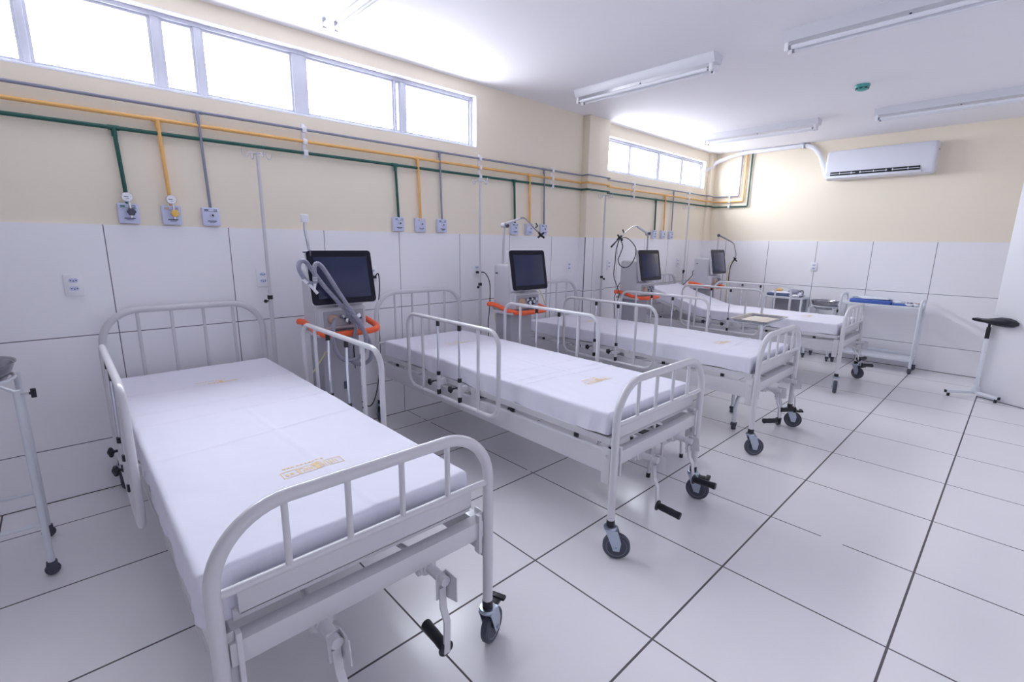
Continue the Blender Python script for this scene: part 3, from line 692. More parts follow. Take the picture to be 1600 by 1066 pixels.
# ------------------------------------------------------------------ drip poles
def drip_pole(label, x, y, kn=1, fr=.125):
    o = thing('drip_pole', label, 'drip pole', (x, y, 0), 0, 'white drip poles by the beds')
    b = nb()
    for k in range(4):
        a = k * PI / 2 + PI / 4; tube(b, fillet([(0, 0, .09), (fr * .75 * math.cos(a), fr * .75 * math.sin(a), .075), (fr * math.cos(a), fr * math.sin(a), .0)], .03), .009, 8)
    obj('foot', b, 'enamel', o)
    b = nb(); cyl(b, (0, 0, .07), (0, 0, 1.05), .0132, 12); obj('lower_tube', b, 'enamel', o)
    b = nb(); cyl(b, (0, 0, 1.05), (0, 0, 1.945), .0100, 12); obj('upper_tube', b, 'enamel', o)
    b = nb(); cyl(b, (0, 0, 1.045), (0, 0, 1.07), .0165, 12); cyl(b, (0, 0, 1.035), (.012, -.03 * kn, 1.035), .004, 8); sphere(b, (.012, -.032 * kn, 1.035), .012, seg=10); obj('clamp_knob', b, 'black', o)
    b = nb()
    for s in (1, -1):
        for d in ((0, 1), (1, .15)):
            u = Vector((d[0], d[1], 0)).normalized() * s
            tube(b, fillet([V(0, 0, 1.94), u * .05 + V(0, 0, 1.938), u * .058 + V(0, 0, 1.91), u * .078 + V(0, 0, 1.915), u * .086 + V(0, 0, 1.955)], .012, 4), .0036, 8)
    obj('hook_cross', b, 'enamel', o)
drip_pole('white drip pole at the head of the nearest bed', .12, .755)
drip_pole('white drip pole between the second bed and its ventilator', .15, 2.49)
drip_pole('slim white drip pole just past the pillar by the third bed', .20, 4.212, -1, .11)
drip_pole('slim white drip pole beyond the farthest bed', .11, 6.28, 1, .115)
# ------------------------------------------------------------------ ventilators
def ventilator(label, yc, parts, dx=0.0):
    """cart mounted ventilator facing +x; local origin on the floor under its cart"""
    o = thing('ventilator', label, 'ventilator', (dx, yc, 0), 0, 'cart mounted ventilators with orange bumpers')
    b = nb(); FT = ((.24, -.19), (.24, .19), (.62, -.19), (.62, .19))
    for sx, sy in FT: tube(b, fillet([(.44, 0, .13), (sx, sy, .11), (sx, sy, .075)], .03), .02, 10)
    box(b, (.34, -.10, .09), (.54, .10, .15), .01); obj('cart_base', b, 'vent2', o)
    for sx, sy in FT:
        b = nb(); lathe(b, [(.0, -.013), (.034, -.013), (.038, -.008), (.038, .008), (.034, .013), (0, .013)], (sx, sy, .038), (0, 1, 0), 20); box(b, (sx - .014, sy - .02, .045), (sx + .014, sy + .02, .082), .004); obj('cart_caster', b, 'rubber', o)
    b = nb(); box(b, (.34, -.125, .14), (.54, .125, .84), .02); obj('cart_column', b, 'vent2', o)
    b = nb(); box(b, (.539, .0, .48), (.546, .035, .53), .003); obj('column_switch', b, 'greyknob', o)
    b = nb(); box(b, (.31, -.165, .842), (.60, .165, .87), .012); obj('shelf', b, 'vent', o)
    b = nb()
    tube(b, spline([(.30, -.168, .910), (.36, -.158, .910), (.44, -.150, .897), (.53, -.150, .874), (.60, -.138, .866), (.638, -.10, .863), (.645, 0, .863), (.642, .13, .863), (.615, .205, .866), (.55, .238, .875), (.48, .238, .89), (.40, .230, .907), (.34, .215, .91)], 6), .0195, 14)
    ba = obj('bumper_rail', b, 'orange', o)
    b = nb()
    for y in (-.16, .2): tube(b, [(.36, y * 1.06, .9), (.36, y * .85, .86)], .01, 8)
    obj('rail_bracket', b, 'vent2', ba)
    b = nb(); box(b, (.345, -.155, .868), (.56, .155, 1.25), .022, 3); bd = obj('body', b, 'vent', o)
    b = nb(); box(b, (.38, -.158, 1.17), (.405, -.153, 1.18)); obj('vent_mark', b, 'ink', bd, False)
    b = nb(); box(b, (.535, -.15, .885), (.60, .15, 1.025), .02, 3); fp = obj('front_panel', b, 'vent', o)
    b = nb(); box(b, (.592, -.128, .905), (.606, .128, 1.002), .012, 3); obj('connector_bay', b, 'vent2', fp)
    b = nb(); lathe(b, [(.0, .03), (.025, .03), (.03, .024), (.031, 0)], (.602, -.075, .952), (1, 0, 0), 20); obj('exhaust_valve', b, 'amber', fp)
    b = nb()
    for y, z, r in ((-.02, .965, .012), (.01, .94, .014), (.035, .968, .011), (.058, .945, .013), (.085, .965, .014), (.02, .922, .009)): cyl(b, (.604, y, z), (.628, y, z), r, 12)
    obj('gas_ports', b, 'chrome', fp)
    b = nb()
    for y, z in ((-.005, .955), (.022, .975), (.048, .925), (.07, .928), (.1, .948), (.062, .975)): box(b, (.604, y - .007, z - .006), (.62, y + .007, z + .006), .002)
    obj('port_caps', b, 'ink', fp)
    m = Matrix.Translation((.605, 0, 1.205)) @ Matrix.Rotation(R_(-10.5), 4, 'Y')
    b = nb()
    vs = box(b, (-.028, -.203, -.163), (.006, .203, .163), .012, 3, mtx=m); sc = obj('screen_housing', b, 'vent', o)
    b = nb(); rr = .022; out = []
    for cx, cy, a0 in ((.178, .138, 0), (-.178, .138, PI / 2), (-.178, -.138, PI), (.178, -.138, 1.5 * PI)):
        for k in range(5): out.append((cx + rr * math.cos(a0 + k * PI / 8), cy + rr * math.sin(a0 + k * PI / 8)))
    prism(b, out, 'x', .0055, .0105)
    for v in b.verts: v.co = m @ v.co
    obj('bezel', b, 'bezel', sc)
    b = nb(); box(b, (.010, -.163, -.125), (.0122, .168, .122), .001, mtx=m); obj('display', b, 'screen', sc)
    b = nb(); box(b, (.545, -.03, 1.02), (.60, .03, 1.12), .008); obj('screen_mount', b, 'vent2', o)
    DX[0] = dx; parts(o, yc)
    return o
DX = [0.0]
def loc(pts, yc): return [Vector((p[0] - DX[0], p[1] - yc, p[2])) for p in pts]
def ptube(o, name, m, pts, r, n=8, seg=8, ribs=False):
    P = spline(pts, n); b = nb()
    if ribs:
        Q = [P[0]]; acc = 0; step = .0042
        for a, c in zip(P, P[1:]):
            L = (c - a).length; t = step - acc
            while t <= L: Q.append(a + (c - a) * (t / L)); t += step
            acc = L - (t - step)
        tube(b, Q, [r * (1.0 if k % 2 else .84) for k in range(len(Q))], seg)
    else: tube(b, P, r, seg)
    return obj(name, b, m, o)
def arm_clip(b, p, s=1.0):
    p = Vector(p)
    for d in ((.0, .022, .012), (.0, -.02, .016), (.012, .018, -.016), (-.004, -.018, -.014)): tube(b, [p, p + Vector(d) * s], .006 * s, 8)
    sphere(b, p, .011 * s, seg=10)
def v1(o, yc):
    X = .30
    # folded support arm: post, rod and a white block at its top
    p0 = at(480, 500, x=.33); pt = at(482, 398, x=.33)
    b = nb(); tube(b, loc([Vector((.33, p0.y, .87)), Vector((.33, p0.y, 1.0)), Vector((.33, pt.y, 1.33))], yc), .011, 12); s = obj('arm_post', b, 'vent', o)
    b = nb(); tube(b, loc([at(484, 396, x=.35), at(476, 358, x=.37), at(476, 344, x=.37)], yc), .0085, 10); obj('folded_arm', b, 'chrome', o)
    q = at(475.5, 342, x=.37); b = nb(); box(b, (q.x - .018, q.y - yc - .022, q.z - .02), (q.x + .018, q.y - yc + .022, q.z + .026), .006); obj('arm_joint', b, 'clip', o)
    b = nb(); q = at(482, 394, x=.58); tube(b, loc([q, at(473, 394, x=.58)], yc), .004, 8); torus(b, loc([at(485, 395, x=.62)], yc)[0], (.3, 1, 0), .014, .0035, 16, 6); obj('hose_hook', b, 'greyknob', o)
    xs = .70
    A = [at(493, 446, x=xs), at(480, 440, x=xs), at(470, 427, x=xs), at(466.5, 416, x=xs - .01), at(470, 408.5, x=xs - .03), at(477, 409, x=xs - .04), at(486, 420, x=xs - .03), at(503, 443, x=xs), at(524, 467, x=xs), at(545, 490, x=xs + .02), at(566, 514, x=xs + .04), at(579, 540, x=xs + .04), at(579, 560, x=xs + .03), at(566, 569, x=xs), at(552, 566, x=xs - .02), at(545, 552, x=xs - .03), at(553, 530, x=xs - .02), at(556, 508, x=xs - .03), at(548, 499, x=.63)]
    B = [at(492.5, 443, x=xs + .02), at(492, 430, x=xs + .02), at(491, 418, x=xs + .01), at(495, 412, x=xs), at(503, 417, x=xs), at(516, 436, x=xs + .01), at(532, 461, x=xs + .02), at(549, 486, x=xs + .05), at(566, 511, x=xs + .06), at(572, 532, x=xs + .06), at(567, 552, x=xs + .05), at(554, 562, x=xs + .03), at(538, 562, x=xs), at(526, 551, x=xs), at(521, 534, x=xs), at(521, 512, x=xs), at(524, 499, x=.635)]
    h = ptube(o, 'breathing_hose', 'hose', loc(A, yc), .0135, 10, 10, True)
    h = ptube(o, 'breathing_hose', 'hose', loc(B, yc), .0135, 10, 10, True)
    b = nb(); j = at(491, 453, x=xs + .01); tube(b, loc([at(481, 441, x=xs), j], yc), .008, 10); tube(b, loc([at(492.5, 441, x=xs + .02), j], yc), .008, 10); tube(b, loc([j, at(496.5, 459, x=xs + .02)], yc), .009, 10)
    tube(b, loc([at(474, 436, x=xs), at(480.5, 441.5, x=xs)], yc), .0125, 12); tube(b, loc([at(492, 432, x=xs + .02), at(492.4, 440, x=xs + .02)], yc), .0125, 12); obj('y_piece', b, 'clip', o)
    pl = at(584, 423, x=.03)
    b = nb(); box(b, (.02, 1.53 - yc - .014, 1.15 - .008), (.06, 1.53 - yc + .014, 1.15 + .012), .004); obj('power_plug', b, 'black', o)
    ptube(o, 'power_cable', 'cable', loc([Vector((.05, 1.53, 1.15)), at(591, 428, x=.08), at(593, 450, x=.08), at(591, 490, x=.09), at(594, 545, x=.09), at(592, 590, x=.12), at(586, 622, x=.16), at(577, 635, x=.2), at(562, 628, x=.25), Vector((.3, yc + .05, .2))], yc), .0045)
    ptube(o, 'hanging_cable', 'cable', loc([at(551, 520, x=.56), at(553, 545, x=.55), at(556, 590, x=.53), at(560, 606, x=.52), at(556, 625, x=.52), at(570, 640, x=.5)], yc), .004)
    ptube(o, 'yellow_tube', 'yellowtube', loc([at(512, 540, x=.52), at(508, 552, x=.54), at(497, 570, x=.54), at(489, 582, x=.54)], yc), .0045)
def v2(o, yc):
    x = .40
    base = at(783, 480, x=x); y = base.y
    b = nb(); tube(b, loc([Vector((x, y, .87)), at(784.5, 442, x=x)], yc), .013, 12); tube(b, loc([at(784.5, 442, x=x), at(788, 355, x=x)], yc), .0105, 12); obj('arm_post', b, 'vent', o)
    b = nb()
    for q in (at(787, 352, x=x), at(785.5, 441, x=x)): lathe(b, [(0, -.018), (.02, -.018), (.02, .018), (0, .018)], loc([q], yc)[0], (1, .3, 0), 16)
    obj('arm_joint', b, 'vent', o)
    b = nb()
    for q in (at(792, 353, x=x + .02), at(787, 441.5, x=x + .02)): lathe(b, [(0, 0), (.016, 0), (.016, .012), (0, .014)], loc([q], yc)[0], (1, .2, 0), 16)
    obj('joint_knob', b, 'greyknob', o)
    b = nb(); tube(b, loc([at(788, 351, x=x), at(813, 341.5, x=x + .05)], yc), [.013, .0085], 12); obj('upper_arm', b, 'vent', o)
    ptube(o, 'gooseneck', 'steel', loc([at(813, 341.5, x=x + .05), at(819, 341, x=x + .06), at(826, 347, x=x + .08), at(835, 357, x=x + .1), at(842, 364, x=x + .1)], yc), .0065)
    b = nb(); arm_clip(b, loc([at(845, 367.5, x=x + .1)], yc)[0], 1.5); tube(b, loc([at(837, 355.5, x=x + .1), at(840, 353.5, x=x + .1), at(837.5, 349, x=x + .1)], yc), .006, 8); obj('hose_clip', b, 'black', o)
    ptube(o, 'yellow_tube', 'yellowtube', loc([at(793, 411, x=.2), at(783, 418, x=.2), at(777, 440, x=.2), at(774, 470, x=.2), at(774, 495, x=.22), at(776, 510, x=.25)], yc), .0045)
    ptube(o, 'yellow_tube', 'yellowtube', loc([at(842, 451, x=.58), at(847, 462, x=.6), at(853, 478, x=.62)], yc), .004)
    b = nb(); box(b, (.012 - DX[0], 2.56 - yc - .012, 1.145), (.06 - DX[0], 2.56 - yc + .012, 1.165), .004); obj('power_plug', b, 'black', o)
    ptube(o, 'power_cable', 'cable', loc([Vector((.05, 2.56, 1.155)), at(758, 427, x=.08), at(765, 442, x=.09), at(765.5, 470, x=.1), at(763, 505, x=.1), at(763, 530, x=.12), Vector((.26, yc - .1, .25))], yc), .0045)
    ptube(o, 'hanging_cable', 'cable', loc([at(796, 490, x=.55), at(796, 505, x=.54), at(795, 522, x=.54), at(799, 540, x=.53)], yc), .004)
def v3(o, yc):
    x = .43
    b = nb(); q = at(1013, 366, x=x); tube(b, loc([Vector((x, q.y, .9)), q], yc), .011, 12); obj('arm_post', b, 'vent', o)
    b = nb(); lathe(b, [(0, -.02), (.021, -.02), (.021, .02), (0, .02)], loc([at(1012, 365.5, x=x)], yc)[0], (1, -.3, 0), 16); obj('arm_joint', b, 'vent', o)
    b = nb(); lathe(b, [(0, 0), (.016, 0), (.016, .012), (0, .014)], loc([at(1014, 365, x=x + .02)], yc)[0], (1, -.3, 0), 14); obj('joint_knob', b, 'greyknob', o)
    b = nb(); tube(b, loc([at(1011, 364, x=x), at(996, 354.5, x=x + .12)], yc), [.015, .010], 12); obj('upper_arm', b, 'vent', o)
    ptube(o, 'gooseneck', 'steel', loc([at(996, 354.5, x=x + .12), at(991, 353.5, x=x + .16), at(984, 357.5, x=x + .21), at(976, 364, x=x + .27), at(970, 371, x=x + .30)], yc), .0065)
    b = nb(); arm_clip(b, loc([at(968, 371.5, x=x + .30)], yc)[0], 1.5); tube(b, loc([at(975, 364, x=x + .27), at(973, 359, x=x + .27)], yc), .006, 8); tube(b, loc([at(966, 374, x=x + .30), at(955, 386, x=x + .30)], yc), [.004, .009], 8); obj('hose_clip', b, 'black', o)
    ptube(o, 'hanging_cable', 'cable', loc([at(u, v, x=.74) for u, v in ((969, 373), (978, 371.5), (987, 378), (993.5, 389), (992, 402), (985, 414), (977, 418), (969, 415), (966, 406), (970, 395), (973, 385), (970, 375))], yc), .0045)
    ptube(o, 'hanging_cable', 'cable', loc([at(968, 373, x=.73), at(963, 390, x=.72), at(961, 410, x=.70), at(959, 431, x=.66), at(964, 447, x=.58), at(967, 458, x=.50), at(965, 470, x=.42)], yc), .0045)
    ptube(o, 'power_cable', 'cable', loc([at(974, 434, x=.2), at(968, 443, x=.16), at(963, 454, x=.12), at(960, 466, x=.1), at(959.5, 480, x=.1), at(961, 500, x=.12)], yc), .0045)
    ptube(o, 'yellow_tube', 'yellowtube', loc([at(997, 436, x=.5), at(992, 446, x=.5), at(990, 458, x=.5), at(989, 466, x=.5)], yc), .005)
def v4(o, yc):
    x = .36
    b = nb(); q = at(1123, 368, x=x); tube(b, loc([Vector((x, q.y, .9)), q], yc), .010, 12); obj('arm_post', b, 'vent', o)
    b = nb(); sphere(b, loc([q], yc)[0], .022, seg=14); obj('arm_joint', b, 'greyknob', o)
    b = nb(); tube(b, loc([at(1124, 368, x=x), at(1143, 378, x=x + .16)], yc), [.012, .009], 12); obj('upper_arm', b, 'steel', o)
    ptube(o, 'gooseneck', 'steel', loc([at(1143, 378, x=x + .16), at(1147, 382, x=x + .18), at(1148.5, 390, x=x + .2), at(1150, 397, x=x + .2), at(1149, 402, x=x + .2)], yc), .0065)
    b = nb(); arm_clip(b, loc([at(1148, 405.5, x=x + .2)], yc)[0], 1.6); obj('hose_clip', b, 'black', o)
    ptube(o, 'hanging_cable', 'cable', loc([at(1146, 407, x=.45), at(1141, 418, x=.45), at(1138.5, 435, x=.45), at(1138, 450, x=.45), at(1135, 470, x=.45), at(1132, 484, x=.45)], yc), .007)
    ptube(o, 'hanging_cable', 'cable', loc([at(1150, 407, x=.45), at(1152, 412, x=.45), at(1151.5, 430, x=.45), at(1150, 450, x=.45), at(1148, 475, x=.45), at(1146, 490, x=.45)], yc), .0055)
    ptube(o, 'yellow_tube', 'yellowtube', loc([at(1145, 407, x=.44), at(1138, 416, x=.44), at(1136, 435, x=.44), at(1135.5, 455, x=.44), at(1131, 480, x=.44)], yc), .006)
    ptube(o, 'yellow_tube', 'yellowtube', loc([at(1149, 409, x=.44), at(1151, 414, x=.44), at(1150, 435, x=.44), at(1147, 470, x=.44), at(1144, 488, x=.44)], yc), .005)
    ptube(o, 'power_cable', 'cable', loc([at(1086, 421, x=.2), at(1082, 425, x=.18), at(1080.5, 432, x=.16), Vector((.14, 6.1, .8))], yc), .005)
ventilator('grey ventilator with corrugated hoses hung across its screen', 1.03, v1)
ventilator('grey ventilator beside the second drip pole, its arm reaching up right', 2.575, v2, .06)
ventilator('grey ventilator past the pillar, a black cable looped from its arm', 4.36, v3, .10)
ventilator('farthest grey ventilator by the far wall, yellow tubes hanging from its arm', 6.25, v4)
# ------------------------------------------------------------------ steel tray stand between the third and farthest beds
def tray_stand():
    px, py = 2.02, 3.985
    o = thing('tray_stand', 'white tray stand with a stainless tray between third and farthest beds', 'tray stand', (px, py, 0))
    b = nb()
    for u, v in ((1146, 664), (1144, 638.5), (1216, 657)):
        f = at(u, v, z=.035); d = Vector((f.x - px, f.y - py, 0))
        tube(b, fillet([(0, 0, .28), d + V(0, 0, .26), d + V(0, 0, .05)], .17, 10), .0145, 12)
    cyl(b, (0, 0, .28), (0, 0, .62), .0145, 14); st = obj('base_legs', b, 'enamel2', o)
    for u, v in ((1146, 664), (1144, 638.5), (1216, 657)):
        f = at(u, v, z=.035); b = nb(); c = (f.x - px, f.y - py, .026)
        lathe(b, [(0, -.018), (.022, -.018), (.026, -.01), (.026, .01), (.022, .018), (0, .018)], c, (1, .4, 0), 18); box(b, (c[0] - .02, c[1] - .02, .03), (c[0] + .02, c[1] + .02, .06), .008); obj('stand_caster', b, 'rubber', o)
    b = nb(); cyl(b, (0, 0, .60), (0, 0, .775), .011, 12); tube(b, fillet([(0, 0, .75), (0, .10, .777), (0, .42, .777)], .04), .008, 10); tube(b, [(-.22, .05, .777), (.05, .05, .777)], .007, 8); obj('tray_arm', b, 'enamel2', o)
    b = nb(); cyl(b, (0, 0, .64), (.035, .02, .64), .005, 8); cyl(b, (.035, .02, .625), (.035, .02, .655), .012, 12); obj('height_knob', b, 'black', o)
    t = thing('instrument_tray', 'shallow stainless steel tray lying on the tray stand', 'tray', (1.905, 4.225, .786))
    b = nb(); L, W_ = .26, .165
    def ring(l, w_, z, r):
        P = []
        for cx, cy, a0 in ((w_ - r, l - r, 0), (-w_ + r, l - r, PI / 2), (-w_ + r, -l + r, PI), (w_ - r, -l + r, 1.5 * PI)):
            for k in range(5): P.append(b.verts.new((cx + r * math.cos(a0 + k * PI / 8), cy + r * math.sin(a0 + k * PI / 8), z)))
        return P
    rs = [ring(L - .045, W_ - .045, 0, .02), ring(L - .035, W_ - .035, .002, .025), ring(L - .022, W_ - .022, .018, .03), ring(L, W_, .022, .035), ring(L, W_, .0185, .035), ring(L - .02, W_ - .02, .015, .03), ring(L - .036, W_ - .036, -.002, .025)]
    for a, c in zip(rs, rs[1:]):
        n = len(a)
        for k in range(n): b.faces.new((a[k], a[(k + 1) % n], c[(k + 1) % n], c[k]))
    b.faces.new(rs[0]); b.faces.new(list(reversed(rs[-1])))
    obj('tray_pan', b, 'steel', t)
    b = nb(); box(b, (-.105, -.19, .001), (.105, .19, .004), .001); lbl(obj('liner', b, 'cream_cloth', t), 'cream cloth liner')
tray_stand()
# ------------------------------------------------------------------ basin stands
def basin_stand(label, label2, base, legs, top, rb, knob, zbar):
    o = thing('basin_stand', label, 'basin stand', (base[0], base[1], 0))
    bx, by = base
    b = nb()
    for x, y in legs: tube(b, [(x - bx, y - by, .06), (x - bx, y - by, top)], .0125, 12)
    b2 = [(x - bx, y - by) for x, y in legs]
    obj('legs', b, 'enamel2', o) if False else b.free()
    for x, y in legs:
        b = nb(); tube(b, [(x - bx, y - by, .06), (x - bx, y - by, top)], .0125, 12); obj('leg', b, 'enamel2', o)
        b = nb(); lathe(b, [(0, -.012), (.022, -.012), (.026, -.006), (.026, .006), (.022, .012), (0, .012)], (x - bx, y - by, .026), (1, .3, 0), 18); box(b, (x - bx - .018, y - by - .018, .03), (x - bx + .018, y - by + .018, .062), .006); obj('leg_caster', b, 'rubber', o)
    b = nb(); P = [V(x, y, zbar) for x, y in b2]; tube(b, fillet(P + [P[0]], 0), .009, 10); obj('stretcher', b, 'enamel2', o)
    b = nb(); torus(b, (0, 0, top + .02), (0, 0, 1), rb * .93, .007, 32, 8)
    for x, y in b2:
        d = Vector((x, y, 0)); tube(b, [d + V(0, 0, top - .01), d.normalized() * rb * .93 + V(0, 0, top + .02)], .007, 8)
    obj('ring', b, 'enamel2', o)
    kx, ky = legs[0][0] - bx, legs[0][1] - by; k = Vector(knob)
    b = nb(); tube(b, [V(kx, ky, top - .015), V(kx, ky, top - .015) + k * .045], .004, 8); obj('knob_stem', b, 'chrome', o)
    b = nb(); c = V(kx, ky, top - .015) + k * .05; tube(b, [c - k * .012, c], .006, 10); tube(b, [c - V(0, 0, .018), c + V(0, 0, .018)], .0085, 12); obj('locking_knob', b, 'black', o)
    t = thing('steel_basin', label2, 'basin', (bx, by, top + .022))
    b = nb(); lathe(b, [(0, -.045), (rb * .6, -.045), (rb * .78, -.02), (rb * .92, .03), (rb * .97, .062), (rb * 1.0, .066), (rb * 1.0, .062), (rb * .94, .056), (rb * .88, .028), (rb * .74, -.016), (rb * .58, -.04), (0, -.04)], (0, 0, 0), (0, 0, 1), 40)
    obj('bowl', b, 'steel', t)
basin_stand('white basin stand at the left edge beside the nearest bed', 'stainless basin at the left edge, beside the nearest bed', (.585, -.60), [(.78, -.405), (.41, -.42), (.40, -.79), (.77, -.79)], .825, .20, (.35, .94, 0), .24)
basin_stand('white basin stand by the far wall between side table and trolley', 'stainless basin by the far wall, beside the trolley', (1.765, 6.85), [(1.90, 6.72), (1.63, 6.72), (1.65, 6.98), (1.88, 6.98)], .665, .155, (.9, -.4, 0), .2)
# ------------------------------------------------------------------ far-wall trolley, side table and what lies on them
def trolley():
    x0, x1, y0, y1 = 1.955, 2.715, 6.745, 7.045
    o = thing('trolley', 'white two shelf trolley against the far wall', 'trolley', ((x0 + x1) / 2, (y0 + y1) / 2, 0)); ox, oy = o.location.x, o.location.y
    for x in (x0, x1):
        b = nb(); s = 1 if x > 2.3 else -1
        tube(b, fillet([(x - ox, y0 - oy, .06), (x - ox, y0 - oy, .855 if s < 0 else .835), (x - ox, y1 - oy, .855 if s < 0 else .835), (x - ox, y1 - oy, .06)], .06, 8), .0135, 12); obj('side_frame', b, 'enamel2', o)
    b = nb(); box(b, (x0 - ox, y0 - oy, .738), (x1 - ox, y1 - oy, .768), .004); obj('top_shelf', b, 'enamel2', o)
    b = nb(); box(b, (x0 - ox, y0 - oy, .135), (x1 - ox, y1 - oy, .165), .004); box(b, (x0 - ox, y1 - oy - .006, .165), (x1 - ox, y1 - oy, .2), .002); obj('lower_shelf', b, 'enamel2', o)
    for x in (x0, x1):
        for y in (y0, y1):
            b = nb(); lathe(b, [(0, -.014), (.024, -.014), (.028, -.006), (.028, .006), (.024, .014), (0, .014)], (x - ox, y - oy, .028), (1, .4, 0), 18); box(b, (x - ox - .018, y - oy - .018, .034), (x - ox + .018, y - oy + .018, .066), .006); obj('trolley_caster', b, 'rubber', o)
trolley()
def blob(b, c, s, seed, amp=.25, seg=18):
    """crumpled soft lump sitting on its flat underside"""
    res = bmesh.ops.create_uvsphere(b, u_segments=seg, v_segments=seg // 2, radius=1.0)
    for v in res['verts']:
        n = 1 + amp * noise.noise(v.co * 2.1 + Vector((seed, seed * 2, 0))) + amp * .5 * noise.noise(v.co * 5 + Vector((0, seed, seed)))
        p = v.co * n; v.co = Vector((p.x * s[0], p.y * s[1], max(p.z, -.9) * s[2])) + Vector(c)
Z1 = .768
def pack(name, label, c, s, m_in, seed, rz=0.0):
    o = thing(name, label, 'pack', (c[0], c[1], c[2]), rz)
    b = nb(); box(b, (-s[0], -s[1], 0), (s[0], s[1], s[2]), min(s[2] * .3, .012), 2); obj('contents', b, m_in, o)
    b = nb(); blob(b, (0, .012, s[2] + .012), (s[0] * .95, s[1] * .85, .02), seed, .35); obj('film_wrap', b, 'clear', o)
pack('surgical_pack', 'long blue pack under clear film at the trolley\'s left', (2.235, 6.85, Z1), (.20, .09, .045), 'blue', 3)
pack('supply_pack', 'small blue pack in clear film on the trolley\'s middle', (2.505, 6.83, Z1), (.065, .055, .02), 'blue', 5, .2)
def tubing(label, c, seed, m):
    o = thing('tubing_pack', label, 'pack', c); rs = random.Random(seed)
    b = nb(); blob(b, (0, 0, .016), (.045, .04, .018), seed, .3); obj('film_wrap', b, 'clear', o)
    b = nb(); tube(b, spline([V(.032 * math.cos(a) * rs.uniform(.6, 1.1), .03 * math.sin(a), .036 + .004 * math.sin(3 * a)) for a in [k * .8 for k in range(12)]], 5), .0035, 6); obj('coiled_tube', b, m, o)
tubing('clear wrapped coil of dark tubing near the trolley\'s right end', (2.60, 6.82, Z1), 4, 'greyknob')
tubing('small wrapped coil with reddish tubing at the trolley\'s far right', (2.672, 6.83, Z1), 9, 'amber')
def side_table():
    x0, x1, y0, y1 = 1.045, 1.52, 6.80, 7.10
    o = thing('side_table', 'white metal side table against the far wall, laden with supplies', 'table', ((x0 + x1) / 2, (y0 + y1) / 2, 0)); ox, oy = o.location.x, o.location.y
    b = nb(); box(b, (x0 - ox, y0 - oy, .735), (x1 - ox, y1 - oy, .762), .004); obj('table_top', b, 'enamel2', o)
    b = nb(); box(b, (x0 - ox + .02, y0 - oy + .02, .26), (x1 - ox - .02, y1 - oy - .02, .275), .003); obj('lower_shelf', b, 'enamel2', o)
    for x in (x0 + .015, x1 - .015):
        for y in (y0 + .015, y1 - .015):
            b = nb(); box(b, (x - ox - .0125, y - oy - .0125, 0), (x - ox + .0125, y - oy + .0125, .736), .003); obj('leg', b, 'enamel2', o)
    b = nb(); box(b, (x0 - ox + .02, y1 - oy - .012, .275), (x1 - ox - .02, y1 - oy - .006, .735)); obj('leg_shade_sheet', b, 'vent2', o)  # grey sheet put in as the shade between the table legs
side_table()
ZT = .762
def plastic_tray():
    o = thing('supply_tray', 'blue grey plastic tray with a white cloth on the side table', 'tray', (1.245, 6.91, ZT))
    b = nb(); box(b, (-.18, -.09, 0), (.15, .10, .038), .014, 3); obj('tray_body', b, 'slate', o)
    b = nb(); blob(b, (-.02, 0, .046), (.15, .085, .014), 7, .2); obj('cloth', b, 'sheet', o)
plastic_tray()
b = nb(); blob(b, (0, 0, .014), (.055, .045, .026), 12, .3)
o = tag(obj('paper_bundle', b, 'paper'), 'crumpled orange yellow paper bundle on the side table\'s tray', 'bundle'); o.location = (1.18, 6.93, ZT + .058)
def mask_bag():
    o = thing('resuscitator', 'grey and white bag valve resuscitator on the side table\'s right', 'resuscitator', (1.43, 6.90, ZT))
    b = nb(); blob(b, (-.055, .03, .05), (.085, .05, .048), 15, .12); obj('bag', b, 'hose', o)
    b = nb(); lathe(b, [(.0, .0), (.03, .0), (.045, .03), (.047, .036), (.0, .036)], (.035, -.01, .003), (.2, 0, 1), 20); tube(b, [(.0, .02, .055), (.045, -.01, .035)], .016, 12); obj('mask', b, 'clear', o)
    b = nb(); tube(b, spline([(.02, .02, .08), (.055, -.01, .085), (.068, -.03, .05), (.06, -.04, .012), (.02, -.06, .008)], 6), .008, 8); obj('tube', b, 'greyknob', o)
mask_bag()
b = nb(); blob(b, (0, 0, .017), (.06, .035, .018), 21, .3)
o = tag(obj('gauze_pack', b, 'clip'), 'crumpled white gauze pack on the side table\'s front right corner', 'pack'); o.location = (1.405, 6.835, ZT)
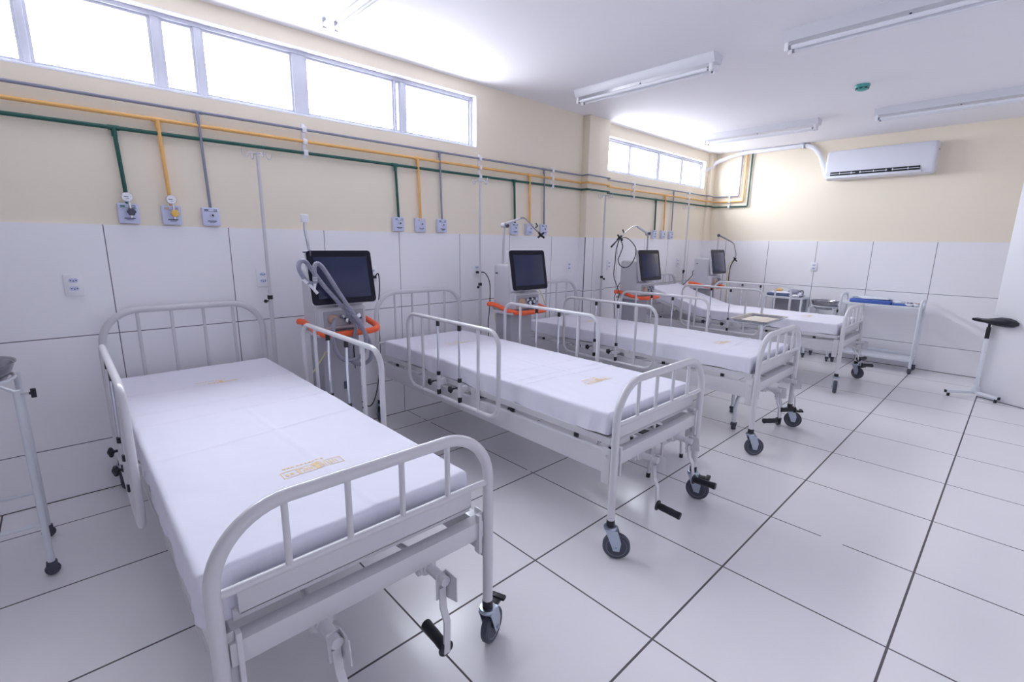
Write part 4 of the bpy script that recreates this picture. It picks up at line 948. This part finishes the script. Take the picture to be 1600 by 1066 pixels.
# ------------------------------------------------------------------ arm support at the door
def arm_support():
    p = at(1523, 613.5, z=.045)
    o = thing('arm_support', 'white arm support stand with a black padded rest by the door', 'arm support', (p.x, p.y, 0)); px, py = p.x, p.y
    e1 = at(1478, 610.5, z=.05) - Vector((px, py, 0)); e2 = at(1560, 623, z=.05) - Vector((px, py, 0))
    for e in (e1, e2):
        d = Vector((e.x, e.y, 0)); n = Vector((-d.y, d.x, 0)).normalized() * .014
        b = nb(); L = d.length; box(b, (-.01, -.014, .034), (L, .014, .062), .003, mtx=Matrix.Rotation(math.atan2(d.y, d.x), 4, 'Z')); ft = obj('foot_bar', b, 'enamel2', o)
        b = nb(); box(b, (L - .001, -.0145, .0335), (L + .008, .0145, .0625), .003, mtx=Matrix.Rotation(math.atan2(d.y, d.x), 4, 'Z')); q = d * .90; cyl(b, (q.x, q.y, 0), (q.x, q.y, .036), .012, 12); obj('foot_cap', b, 'black', ft)
    b = nb(); box(b, (-.014, -.014, .03), (.014, .014, .66), .003); box(b, (-.03, -.005, .06), (.03, .005, .11), .002); obj('upright', b, 'enamel2', o)
    b = nb(); box(b, (-.0165, -.0165, .585), (.0165, .0165, .695), .003); obj('clamp_sleeve', b, 'black', o)
    b = nb(); cyl(b, (0, 0, .69), (0, 0, .735), .01, 10); rings = []
    ax = Vector((.93, -.36, 0)).normalized(); sd = Vector((-ax.y, ax.x, 0))
    for t, wd, hh, zc in ((-.165, .012, .006, .752), (-.14, .03, .015, .752), (-.06, .038, .019, .750), (-.03, .056, .028, .752), (.04, .07, .042, .757), (.10, .068, .042, .756), (.145, .05, .032, .752), (.17, .018, .012, .75)):
        rings.append([b.verts.new(ax * (t + .03) + sd * (wd * math.cos(k * 2 * PI / 14)) + V(0, 0, zc + hh * math.sin(k * 2 * PI / 14) + (.014 * math.cos(k * 2 * PI / 14) ** 2 if math.sin(k * 2 * PI / 14) > 0 else 0))) for k in range(14)])
    for a, c in zip(rings, rings[1:]):
        for k in range(14): b.faces.new((a[k], a[(k + 1) % 14], c[(k + 1) % 14], c[k]))
    b.faces.new(rings[0]); b.faces.new(list(reversed(rings[-1]))); obj('arm_rest', b, 'black', o)
arm_support()
# ------------------------------------------------------------------ step stool
def step_stool():
    x0, x1, ya, ym_, yc = 1.63, 2.045, 2.315, 2.45, 2.70
    o = thing('step_stool', 'white two step stool with black rubber treads beside the second bed', 'step stool', (x0, ya, 0))
    def P(x, y, z): return (x - x0, y - ya, z)
    for y0, y1, z in ((ya, ym_, .375), (ym_, yc, .19)):
        b = nb(); box(b, P(x0, y0, z - .02), P(x1, y1, z), .004); fr = obj('tread_frame', b, 'enamel', o)
        b = nb(); box(b, P(x0 + .012, y0 + .012, z - .001), P(x1 - .012, y1 - .012, z + .006), .002); obj('rubber_tread', b, 'mat_black', fr)
    for x in (x0 + .012, x1 - .012):
        for y, z in ((ya + .012, .36), (ym_ - .004, .36), (yc - .012, .18)):
            b = nb(); d = -.03 if y < 2.4 else (.03 if y > 2.6 else 0); tube(b, [P(x, y + d, .012), P(x, y, z)], .0095, 10); lg = obj('leg', b, 'enamel', o)
            b = nb(); tube(b, [P(x, y + d, 0), P(x, y + d * .93, .028)], .0125, 10); obj('rubber_foot', b, 'black', lg)
step_stool()
